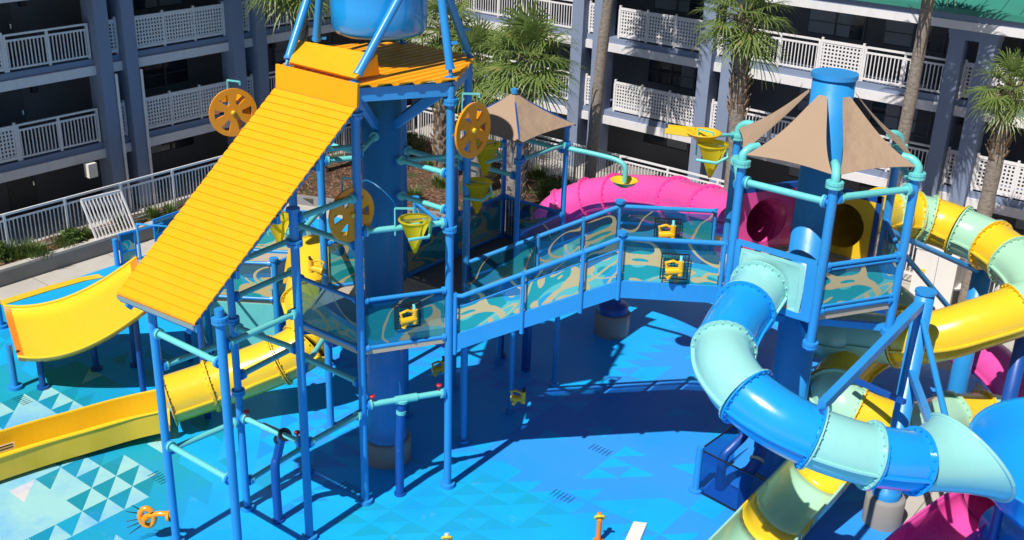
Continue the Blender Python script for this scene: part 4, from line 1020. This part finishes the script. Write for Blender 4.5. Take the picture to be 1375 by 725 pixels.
# ------------------------------------------------------------------ sail tower
st_ = thing('sail_tower', 'blue hexagonal slide tower with a thick capped column under tan sails', 'play tower', (*C1, 0))
disc_base(st_, C1, .55, .5)
m = MB(); m.lathe([(.50, .50), (.50, .58), (.44, .62), (.44, 1.0), (.375, 1.06), (.375, 8.62), (0, 8.62)], (*C1, 0), seg=36); m.build('column', 'blue', st_)
m = MB(); m.lathe([(0, 8.70), (.41, 8.70), (.41, 8.62), (0, 8.62)], (*C1, 0), seg=36, smooth=False); m.build('column_cap', 'blue', st_)
hex_slab(C1, HR-.06, DZ1, .10).build('deck', 'deck', st_)
m = MB(); vv = [hexv(C1, HR-.03, a, DZ1-.03) for a in range(0, 360, 60)]
for i in range(6): m.bar(vv[i], vv[(i+1) % 6], .05, .14)
m.build('deck_edge', 'cream', st_)
for a in range(0, 360, 60):
    m = MB(); m.bar(hexv(C1, .36, a, 3.95), hexv(C1, HR-.02, a, 4.26), .11, .13); m.bar(hexv(C1, .36, a+8, 4.5), hexv(C1, HR-.1, a, 4.56), .09, .12); m.build('deck_brace', 'blue', st_)
    z0 = 4.08 if a in (300, 0) else 4.2
    p = T1(a); post(st_, p, z0, 7.18, .08, False, (z0+.08,)); 
    inn = V3(C1[0]-p.x, C1[1]-p.y, 0).normalized(); m = MB()
    m.flange(V3(p.x, p.y, 7.16), (0, 0, 1), .15, .05); m.flange(V3(p.x, p.y, 7.22), (0, 0, 1), .15, .05)
    m.tube(smooth_path([V3(p.x, p.y, 7.20), V3(p.x, p.y, 7.34), V3(p.x, p.y, 7.45)+inn*.12, V3(p.x, p.y, 7.47)+inn*.30], 5), .075, 12); m.build('top_elbow', 'aqua', st_)
for a, z in ((180, 6.75), (240, 6.86), (300, 6.95), (0, 6.95), (60, 6.9), (120, 6.85)): spray_pipe(st_, T1(a, z), T1((a+60) % 360, z), .062)
guard(st_, T1(300), T1(0), 4.83, 5.70); guard(st_, T1(0), T1(60), 4.83, 5.70)
rail(st_, T1(300, 5.62), T1(0, 5.62), .03); rail(st_, T1(300, 4.92), T1(0, 4.92), .03)
def entry_plate(ang, z, mt, frame_mat, hole=.47, half=.62, side_panels=True):
    n = V3(math.cos(R_(ang)), math.sin(R_(ang)), 0); s_ = V3(-n.y, n.x, 0); c = hexv(C1, HR*math.cos(R_(30)), ang, z); u = V3(0, 0, 1); m = MB(); seg = 32
    for dpt in (-.05, -.02):
        vs_ = []
        for k in range(seg):
            a = 2*math.pi*k/seg; x, y = math.cos(a), math.sin(a); q = max(abs(x), abs(y)); vs_.append(c+n*dpt+s_*(x/q*half)+u*(y/q*half))
        for k in range(seg): a = 2*math.pi*k/seg; vs_.append(c+n*dpt+s_*(math.cos(a)*hole)+u*(math.sin(a)*hole))
        m.add(vs_, [(k, (k+1) % seg, seg+(k+1) % seg, seg+k) for k in range(seg)])
    pl = m.build('entry_plate', mt, st_); m = MB()
    for x in (-1, 1): m.bar(c+s_*(x*(half+.06))-u*(half+.1), c+s_*(x*(half+.06))+u*(half+.12), .10, .09, n)
    for x in (-1, 1): m.bar(c-s_*(half+.1)+u*(x*(half+.06)), c+s_*(half+.1)+u*(x*(half+.06)), .09, .12)
    m.build('entry_frame', frame_mat, st_)
entry_plate(150, 5.40, 'pink', 'navy'); entry_plate(90, 5.42, 'yellow', 'navy')
m = MB()   # solid sheet round the blue slide entry
a, b = T1(240), T1(300); d = (b-a).normalized()
m.bar(a+d*.08+V3(0, 0, 5.72), b-d*.08+V3(0, 0, 5.72), .07, .09); m.bar(a+d*.13+V3(0, 0, 4.68), a+d*.13+V3(0, 0, 5.70), .10, .08); m.bar(b-d*.13+V3(0, 0, 4.62), b-d*.13+V3(0, 0, 5.70), .26, .08, (0, 1, 0)); m.bar(a+d*.08+V3(0, 0, 4.66), b-d*.08+V3(0, 0, 4.66), .07, .12)
m.build('slide_entry_frame', 'blue', st_)
for a, b, lab in ((240, 300, 'front'), (300, 360, 'right'), (180, 240, 'left'), (0, 60, 'back right')):
    lbl = {'front': 'large tan shade sail facing the stair bridge', 'right': 'tan shade sail on the right of the blue capped column', 'left': 'narrow looking tan shade sail at the far left of the capped column', 'back right': 'tan shade sail behind the right sail, seen nearly edge on'}[lab]
    o = thing('shade_sail', lbl, 'shade sail', hexv(C1, 1, (a+b)/2, 7.6), 'tan shade sails round the capped column'); m = MB()
    a1, b1 = hexv(C1, .41, a+19, 8.36), hexv(C1, .41, b-19, 8.36); a2, b2 = hexv(C1, HR*.99, a+2, 7.36), hexv(C1, HR*.99, b-2, 7.36); g = []
    for r in range(13):
        q = r/12; row = []
        for k in range(13):
            s2 = k/12; p = a1.lerp(a2, q).lerp(b1.lerp(b2, q), s2); ctr = a1.lerp(b1, .5).lerp(a2.lerp(b2, .5), q)
            p = p.lerp(ctr, .12*math.sin(math.pi*q)*abs(2*s2-1)); p += (a1.lerp(b1, .5)-a2.lerp(b2, .5))*(.035*math.sin(math.pi*s2)*q**2)
            p -= V3(0, 0, .10*math.sin(math.pi*q)*(.6+.4*math.sin(math.pi*s2))); row.append(p)
        g.append(row)
    m.patch(g, V3(0, 0, -.006)); m.build('cloth', 'sail', o)
    m = MB(); m.tube([a2, hexv(C1, HR, a, 7.32)], .015, 6); o1 = m.build('corner_clamp', 'steel', o); m = MB(); m.tube([b2, hexv(C1, HR, b, 7.32)], .015, 6); m.build('corner_clamp', 'steel', o)
# dump dish and paddle on the pipework
dd = thing('spray_dish', 'yellow shallow dish under a bent aqua pipe in front of the pink slide', 'spray dish', P(838, 243, 5.4))
c = P(838, 246, 5.4); m = MB(); m.lathe([(0, -.08), (.12, -.07), (.24, 0), (.30, .07), (.31, .08), (.28, .075), (.12, -.04), (0, -.05)], c, seg=28); m.build('dish', 'yellow', dd)
pb = V3(bx1, by1, 5.95); m = MB(); top = V3(c.x, c.y, c.z+.45); m.tube(smooth_path([pb, pb.lerp(top, .5)+V3(0, 0, .03), pb.lerp(top, .86)+V3(0, 0, .02), top+V3(0, 0, -.10), c+V3(0, 0, .02)], 6), .055, 12); m.build('bent_pipe', 'aqua', dd)
sp = thing('tipping_paddle', 'yellow flat dipper with a long tray at the left top of the sail tower', 'water dipper', P(930, 180, 7.3))
c = P(945, 181, 7.35); e = P(895, 175, 7.35); dd_ = (e-c).normalized(); s_ = dd_.cross(V3(0, 0, 1)).normalized(); m = MB()
m.lathe([(0, -.12), (.15, -.10), (.30, .03), (.33, .04), (.32, .06), (.28, .05), (.14, -.07), (0, -.09)], c, seg=28); m.build('dish', 'golden', sp)
m = MB(); m.slab([c+dd_*.2+s_*.16, c+dd_*.2-s_*.16, e-s_*.13, e+s_*.13], .03); m.bar(c+dd_*.2+s_*.16+V3(0, 0, .03), e+s_*.13+V3(0, 0, .03), .02, .10); m.bar(c+dd_*.2-s_*.16+V3(0, 0, .03), e-s_*.13+V3(0, 0, .03), .02, .10); m.build('tray', 'yellow', sp)
m = MB(); m.tube(smooth_path([c+V3(0, 0, -.1), c.lerp(T1(180, 7.2), .5), T1(180, 7.2)], 5), .035, 8); m.build('arm', 'aqua', sp)

# ------------------------------------------------------------------ slide poles on the right
pb1 = P(1187, 708, 0)+V3(-.12, .16, 0)
po = thing('slide_pole', 'thick blue pole with slanting arms that carries the blue tube slide', 'pole', pb1)
disc_base(po, pb1, .38, .62); m = MB(); m.lathe([(.27, .62), (.27, .78), (.17, .82), (.17, 5.0), (0, 5.0)], pb1, seg=24); m.build('pole', 'blue', po)
m = MB(); m.lathe([(0, 5.03), (.19, 5.03), (.19, 4.98)], pb1, seg=24, smooth=False); m.build('cap', 'blue', po)
pz = lambda z: V3(pb1.x, pb1.y, z)
h1 = P(1103, 545, 4.55)
m = MB(); m.bar(pz(4.8), h1, .13, .15); m.build('box_arm', 'blue', po); m = MB(); m.bar(h1+V3(.02, 0, -.06), P(1106, 562, 4.4), .12, .1); m.build('tube_hanger', 'navy', po)
m = MB(); m.tube([pz(4.55), P(1270, 562, 3.9)], .055, 10); m.build('stay', 'blue', po)
m = MB(); m.bar(pz(3.4), P(1255, 585, 3.9), .12, .12); m.build('box_arm', 'blue', po); m = MB(); m.bar(pz(4.9), T1(0, 4.2), .09, .11); m.build('tie_beam', 'blue', po)
m = MB(); m.bar(P(1143, 508, 3.0), P(1215, 540, 3.05), .09, .09); m.build('tube_hanger', 'navy', po)
pb2 = P(1322, 352, 4.25); pb2 = V3(pb2.x, pb2.y, 0)
po2 = thing('slide_pole.001', 'thick blue pole under the far bend of the yellow and mint slide', 'pole', pb2)
disc_base(po2, pb2, .38, .5); m = MB(); m.lathe([(.20, .5), (.20, 4.28), (0, 4.28)], pb2, seg=24); m.build('pole', 'blue', po2); m = MB(); m.lathe([(0, 4.31), (.22, 4.31), (.22, 4.26)], pb2, seg=24, smooth=False); m.build('cap', 'blue', po2)
m = MB(); m.tube([T1(60, 5.55), V3(pb2.x, pb2.y, 4.0)], .06, 10); m.build('brace_pipe', 'blue', po2); m = MB(); m.tube([T1(60, 5.5), V3(pb2.x, pb2.y, 2.6)], .055, 10); m.build('brace_pipe', 'blue', po2)
for q, z, lab in ((V3(P(1386, 404, 4.4).x, P(1386, 404, 4.4).y, 0), 3.9, 'blue pole at the right edge under the bend of the yellow slide'), (P(1130, 612, 0), 1.9, 'short navy stand hidden below the winding mint tube')):
    m = MB(); m.lathe([(.14, 0), (.14, z), (0, z)], q, seg=20); o = m.build('slide_stand', 'navy'); tag(o, lab, 'post')

# ------------------------------------------------------------------ pump corner behind the tinted barrier
tbn = thing('tinted_barrier', 'low barrier of see-through blue sheets beside the pump pipes', 'barrier', P(933, 662, 0))
k0 = P(934, 660, 0); kA = P(966, 636, 0); kB = P(1022, 707, 0); kA = k0+(kA-k0)*1.6
m = MB(); m.tube([k0, k0+V3(0, 0, 1.08)], .075, 14); m.flange(k0+V3(0, 0, .04), (0, 0, 1), .15, .08); m.build('corner_post', 'blue', tbn)
for a, b in ((k0, kA), (k0, kB)):
    d = (b-a).normalized(); m = MB(); m.slab([a+d*.1+V3(0, 0, .06), b+V3(0, 0, .06), b+V3(0, 0, 1.0), a+d*.1+V3(0, 0, 1.0)], V3(-d.y, d.x, 0)*.015); m.build('tinted_sheet', 'clear', tbn)
    m = MB(); m.bar(a+V3(0, 0, .05), b+V3(0, 0, .05), .03, .03); m.build('bottom_edge', 'black', tbn); m = MB(); m.bar(a+V3(0, 0, 1.01), b+V3(0, 0, 1.01), .02, .03); m.build('top_edge', 'black', tbn)
pp = thing('pump_pipes', 'cluster of navy supply pipes at the foot of the sail tower', 'pipes', P(990, 660, 0))
q0, q1 = P(966, 657, 0), P(997, 686, 0)
m = MB(); m.tube(smooth_path([q0, q0+V3(0, 0, .75), q0+V3(.1, .2, 1.0), q0+V3(.2, .5, 1.25), q0+V3(.2, .55, 1.9)], 5), .10, 14); m.build('pipe', 'navy', pp)
m = MB(); m.tube(smooth_path([q1, q1+V3(0, 0, .8), q1+V3(.05, .25, 1.1), q1+V3(-.1, .9, 1.5)], 5), .12, 14); m.build('pipe', 'navy', pp)
c = q1+V3(.05, .25, 1.1); m = MB(); m.flange(c, (-.1, .6, .5), .15, .05); m.build('flange', 'cream', pp)
m = MB(); m.tube([q0+V3(.2, .55, 1.45), q0+V3(.75, .75, 1.45)], .08, 12); m.tube([q0+V3(.45, .62, 1.5), q0+V3(.45, .62, .9)], .09, 12); m.build('header', 'navy', pp)

# ------------------------------------------------------------------ left: wide yellow slide, second yellow slide, low platforms
ws = thing('wide_slide', 'wide yellow slide with orange end lips at the left behind the amber chute', 'slide', P(60, 470, 0))
L1, L2, U1, U2 = P(6, 418, .9), P(26, 487, .9), P(188, 352, 2.55), P(206, 418, 2.55)
U1 = L1+(U1-L1); ext = (U1-L1)*-.02; g = []
def wpt(q, s_):
    a, b = L1.lerp(U1+ext, q), L2.lerp(U2+ext, q); p = a.lerp(b, s_); sag = -.62*4*q*(1-q)*(.7)*(1-.25*q)
    edge = max(0, abs(2*s_-1)-.86)/.14
    return p+V3(0, 0, sag+.16*edge**1.5)
g = [[wpt(i/20, k/24) for k in range(25)] for i in range(1, 20)]
m = MB(); m.patch(g, V3(0, 0, -.05)); m.build('slide_bed', 'yellow', ws)
for i0, i1 in ((0, 1), (19, 20)):
    m = MB(); m.patch([[wpt((i0+(i1-i0)*r/2)/20, k/24)+V3(0, 0, .006) for k in range(25)] for r in range(3)], V3(0, 0, -.06)); m.build('end_lip', 'orange', ws)
m = MB(); m.tube([wpt(i/20, 1.0)+V3(0, 0, .0) for i in range(21)], .035, 8); m.tube([wpt(i/20, 0)+V3(0, 0, .0) for i in range(21)], .035, 8); m.build('edge_tube', 'yellow', ws)
for q, s_ in ((.16, .8), (.16, .2), (.6, .35), (.9, .8), (.9, .2)):
    p = wpt(q, s_); m = MB(); m.tube([V3(p.x, p.y, 0), p-V3(0, 0, .06)], .07, 12); m.flange(V3(p.x, p.y, .04), (0, 0, 1), .14, .07); m.build('leg', 'navy', ws)
wd = (U1-L1); wd.z = 0; wd.normalize(); ua, ub = wpt(1, 0)-V3(0, 0, .05), wpt(1, 1)-V3(0, 0, .05)
m = MB(); m.slab([ua+wd*.02, ub+wd*.02, ub+wd*1.2, ua+wd*1.2], .1); m.build('start_deck', 'deck', ws)
for p in (ua+wd*1.1, ub+wd*1.1): m = MB(); m.tube([V3(p.x, p.y, 0), V3(p.x, p.y, ua.z+.05)], .07, 12); m.build('leg', 'navy', ws)
m = MB(); m.tube([ua+wd*1.1+V3(0, 0, .9), ub+wd*1.1+V3(0, 0, .9)], .035, 8); m.build('guard_rail', 'blue', ws)
for p in (ua, ub):
    m = MB(); m.tube([p+wd*1.1, p+wd*1.1+V3(0, 0, .9), p+wd*.1+V3(0, 0, .9), p+wd*.1], .035, 8); m.build('guard_rail', 'blue', ws)
for (px, py), h, lab in (((21, 522), 1.15, 'blue post with round foot at the near end of the wide yellow slide'), ((2, 440), 1.1, 'blue post at the far end of the wide yellow slide')):
    q = P(px, py, 0); m = MB(); m.tube([q, q+V3(0, 0, h)], .075, 12); m.flange(q+V3(0, 0, .05), (0, 0, 1), .16, .09, 18); o = m.build('slide_post', 'blue'); tag(o, lab, 'post')
s2 = thing('tube_slide.003', 'yellow tube slide that opens into a flat run-out at lower left', 'tube slide', P(300, 540, 0))
sp_ = smooth_path([P(412, 398, 2.35), P(420, 432, 2.0), P(410, 462, 1.68), P(375, 483, 1.4), P(330, 501, 1.12), P(283, 518, .92), P(226, 537, .74)], 6)
for a, b in ((0, 12), (12, 18), (18, 30), (30, 36)): m = MB(); tube_segment(m, sp_[a:b+1], .54); m.build('tube_segment', 'yellow', s2)
rp_ = smooth_path([P(226, 541, .70)+V3(0, 0, -.46), P(170, 558, .52)+V3(0, 0, -.38), P(110, 576, .45)+V3(0, 0, -.36), P(40, 596, .42)+V3(0, 0, -.36), P(-60, 628, .42)+V3(0, 0, -.36), P(-160, 660, .42)+V3(0, 0, -.36)], 6)
m = MB(); trough(m, rp_[:25], 1.0, .56, .04, .05); m.build('run_out', 'yellow', s2)
q = P(6, 601, .33); d = (rp_[24]-rp_[18]).normalized(); n = V3(d.y, -d.x, 0); n = n if n.dot(CF) < 0 else -n
m = MB(); m.box(q+n*.02, (.40, .012, .15), math.atan2(d.y, d.x)); pl = m.build('notice_plate', 'box_white', s2)
m = MB()
for z in (.045, -.02): m.box(q+n*.028+V3(0, 0, z), (.32, .006, .025), math.atan2(d.y, d.x))
m.build('notice_lines', 'black', pl)
hood = P(408, 372, 2.6); hd = (sp_[3]-sp_[0]); m = MB(); s_h = hd.cross(V3(0, 0, 1)).normalized(); m2 = MB()
loft(m, hood+V3(-.05, .45, .35), (s_h, V3(0, .3, .95)), .62, .5, sp_[0], (s_h, s_h.cross(hd.normalized())), .54); m.build('entry_hood', 'yellow', s2)
def low_platform(label, c, dz_, rot, skirt, faces, ztop):
    t = thing('low_platform', label, 'platform', (*c, 0), 'low platforms of the children area')
    V = lambda a, z=0: hexv(c, HR, a+rot, z)
    hex_slab(c, HR-.04, dz_, .12, rot).build('deck', 'deck', t)
    for a in range(0, 360, 60): post(t, V(a), 0, ztop, .07, True, (), True)
    for a in faces: guard(t, V(a), V(a+60), dz_+.05, dz_+.98)
    for a in skirt:
        m = MB(); p, q = V(a), V(a+60); d = (q-p).normalized(); m.slab([p+d*.08+V3(0, 0, .06), q-d*.08+V3(0, 0, .06), q-d*.08+V3(0, 0, dz_-.1), p+d*.08+V3(0, 0, dz_-.1)], V3(-d.y, d.x, 0)*.03); m.build('skirt_sheet', 'aqua', t)
    return t
low_platform('low aqua skirted platform seen under the lower edge of the amber chute', (-20.77, 16.4), 1.65, -25, (300, 240), (300, 180, 120, 0), 2.75)
low_platform('low railed platform with blue wave sheets behind the yellow tube slide', (-18.33, 18.1), 2.3, -25, (), (240, 300, 0, 60), 3.4)
gp = thing('guard_panel', 'small blue framed wave panel by the walkway left of the chute', 'guard panel', P(158, 357, 0))
q = P(158, 357, 0); r_ = P(184, 350, 0); r2 = P(222, 335, 0); m = MB(); m.tube([q, q+V3(0, 0, .85)], .075, 12); m.build('post', 'blue', gp)
d = (r_-q); m = MB(); a, b = q+d*.25, q+d*1.0
for z in (.05, .38, .95): m.bar(a+V3(0, 0, z), b+V3(0, 0, z), .05, .05)
m.bar(a, a+V3(0, 0, .97), .05, .05); m.bar(b, b+V3(0, 0, .97), .05, .05); m.tube([b+V3(0, 0, .93), r2+V3(0, 0, .85)], .035, 8); m.build('frame', 'blue', gp)
m = MB(); m.panel(a+V3(0, 0, .08), b+V3(0, 0, .08), b+V3(0, 0, .92), a+V3(0, 0, .92)); m.build('wave_panel', 'panel', gp)
gp2 = thing('guard_panel.001', 'blue framed wave panel half hidden by the upper edge of the amber chute', 'guard panel', P(218, 330, 0))
a, b = P(210, 335, 0), P(250, 320, 0); m = MB()
for z in (.05, .95): m.bar(a+V3(0, 0, z), b+V3(0, 0, z), .05, .05)
m.bar(a, a+V3(0, 0, .97), .05, .05); m.bar(b, b+V3(0, 0, .97), .05, .05); m.build('frame', 'blue', gp2); m = MB(); m.panel(a+V3(0, 0, .08), b+V3(0, 0, .08), b+V3(0, 0, .92), a+V3(0, 0, .92)); m.build('wave_panel', 'panel', gp2)

# ------------------------------------------------------------------ small things on the pad and by the back fence
ss_ = thing('octopus_sprayer', 'yellow curled sprayer with thin black nozzles on an arm from the left post', 'sprayer', zv(PL, .62))
c = P(197, 694, .58); m = MB(); m.tube(smooth_path([zv(PL, .62), zv(PL, .62).lerp(c, .45)+V3(0, 0, .06), c+V3(0, 0, .02)], 5), .055, 10); m.flange(zv(PL, .62).lerp(c, .2), c-PL-V3(0, 0, .62), .1, .05); m.build('arm', 'deep_yellow', ss_)
m = MB(); pts = []
for i in range(15): a = R_(40+i*24); pts.append(c+CR*(.13*math.cos(a))+V3(0, 0, .19*math.sin(a))+V3(.02*i/15, 0, 0))
m.tube(pts, .055, 10); m.tube([c+V3(.02, -.02, 0), c+CR*-.02+V3(.04, -.1, -.02)], .07, 12); m.build('coil', 'deep_yellow', ss_)
for dx, dz__ in ((-.22, .30), (-.34, .16), (-.36, -.06), (-.36, -.2), (-.33, -.34)):
    m = MB(); m.tube([c+CR*-.05+V3(0, 0, dz__*.4), c+CR*dx+V3(.03, -.05, dz__)], [.014, .006], 6); m.build('nozzle', 'black', ss_)
for (px, py), h, mt, lab in (((803, 728), .50, 'orange', 'orange bollard sprayer with a yellow ring top at the bottom edge'), ((600, 752), .42, 'yellow', 'low sprayer whose pale yellow ring just shows at the bottom edge')):
    q = P(px, py, 0); t = thing('ring_sprayer', lab, 'sprayer', q); m = MB(); m.tube([q, q+V3(0, 0, h)], .05, 12); m.flange(q+V3(0, 0, .03), (0, 0, 1), .1, .05); m.build('stem', mt, t)
    m = MB(); pts = [q+V3(0, 0, h+.07)+CR*(.085*math.cos(k*math.pi/8))+(V3(.5, -.6, 0)*(.05*math.sin(k*math.pi/8)))+V3(0, 0, .06*math.sin(k*math.pi/8)) for k in range(17)]
    m.tube(pts, .028, 8, False); m.build('ring', 'yellow', t); m = MB(); m.tube([q+V3(0, 0, h), q+V3(-.04, .04, h+.14)], .045, 10); m.build('head', 'deep_yellow' if mt == 'orange' else 'box_white', t)
m = MB(); m.slab([P(851, 700, .05), P(869, 702, .05), P(855, 736, .05), P(835, 734, .05)], .035); tag(m.build('white_board', 'box_white'), 'flat white board lying on the blue pad at the bottom edge', 'board')
for (px, py), lab in (((755, 666), 'row of dark drain slots in the open blue pad right of the tower'), ((806, 604), 'faint row of dark drain slots near the shadow of the bridge'), ((214, 641), 'row of dark drain slots left of the chute posts'), ((30, 537), 'row of dark drain slots below the wide yellow slide'), ((470, 655), 'row of drain slots near the foot of the front post')):
    q = P(px, py, .016); m = MB(); m.box(q+V3(0, 0, -.002), (.5, .006, .002))
    for i in range(6): m.box(q+V3(-.22+.088*i, 0, 0), (.014, .26, .004))
    tag(m.build('drain_slots', 'black'), lab, 'floor drain', 'drain slots in the pad')
cb = thing('pump_cabinet', 'tall white pump cabinet against the back fence right of the sail tower', 'cabinet', P(1247, 418, 0))
q = P(1247, 416, 0); m = MB(); m.box(q+V3(0, .2, .9), (1.15, .8, 1.8)); m.build('cabinet', 'box_white', cb); m = MB(); m.box(q+V3(0, .2, 1.82), (1.2, .85, .04)); m.build('lid', 'box_white', cb)
m = MB(); m.box(q+V3(-.32, -.205, 1.15), (.16, .012, .16)); m.build('warning_plate', 'yellow', cb); m = MB(); m.box(q+V3(.05, -.203, .9), (.012, .006, 1.6)); m.build('door_gap', 'gray_plastic', cb)
cb2 = thing('pump_cabinet.001', 'lower white pump cabinet with dark fittings on top beside the tall one', 'cabinet', P(1283, 406, 0))
q = P(1281, 405, 0); m = MB(); m.box(q+V3(.1, .25, .62), (1.0, .8, 1.24)); m.build('cabinet', 'box_white', cb2)
m = MB(); m.tube([q+V3(-.1, .2, 1.24), q+V3(-.1, .2, 1.5)], .13, 14); m.build('motor', 'black', cb2); m = MB(); m.tube([q+V3(.3, .2, 1.24), q+V3(.3, .2, 1.42), q+V3(.3, -.1, 1.5)], .05, 8); m.build('valve', 'gray_plastic', cb2)
tc = thing('trash_can', 'round grey trash can with a white bag by the white cabinets', 'trash can', P(1273, 420, 0)); q = P(1273, 419, 0)
m = MB(); m.lathe([(0, .02), (.24, .02), (.30, .78), (.33, .79), (.33, .84), (.29, .84), (.23, .1), (0, .1)], q, seg=24); m.build('bin', 'gray_plastic', tc)
m = MB(); m.lathe([(.28, .80), (.26, .86), (.18, .83), (.08, .80), (0, .84)], q, seg=14); m.build('bag', 'box_white', tc)
pk = thing('filter_tank', 'steel filter tank in front of the back fence at the right edge', 'tank', P(1350, 410, 0)); q = P(1350, 410, 0)
m = MB(); m.lathe([(0, .2), (.2, .22), (.28, .32), (.28, .95), (.2, 1.08), (0, 1.12)], q, seg=24); m.build('vessel', 'steel', pk)
m = MB(); m.tube([q+V3(0, 0, 1.1), q+V3(0, 0, 1.25), q+V3(.4, 0, 1.25), q+V3(.4, 0, .1)], .04, 8); m.build('pipework', 'steel', pk); m = MB()
for a in (0, 120, 240): b = hexv((q.x, q.y), .22, a); m.tube([b, b+V3(0, 0, .3)], .025, 6)
m.build('stand', 'black', pk)
gg = thing('grey_gate', 'dark grey bar gate behind the pink slide at the right edge', 'gate', P(1352, 458, 0)); a, b = P(1338, 448, 0), P(1405, 472, 0)
m = MB(); 
for z in (.1, .95): m.bar(a+V3(0, 0, z), b+V3(0, 0, z), .04, .05)
m.bar(a, a+V3(0, 0, 1.05), .06, .06); m.bar(b, b+V3(0, 0, 1.05), .06, .06); m.build('frame', 'gray_plastic', gg); m = MB()
for i in range(1, 14): c = a.lerp(b, i/14); m.bar(c+V3(0, 0, .1), c+V3(0, 0, .95), .02, .02)
m.build('bars', 'gray_plastic', gg)
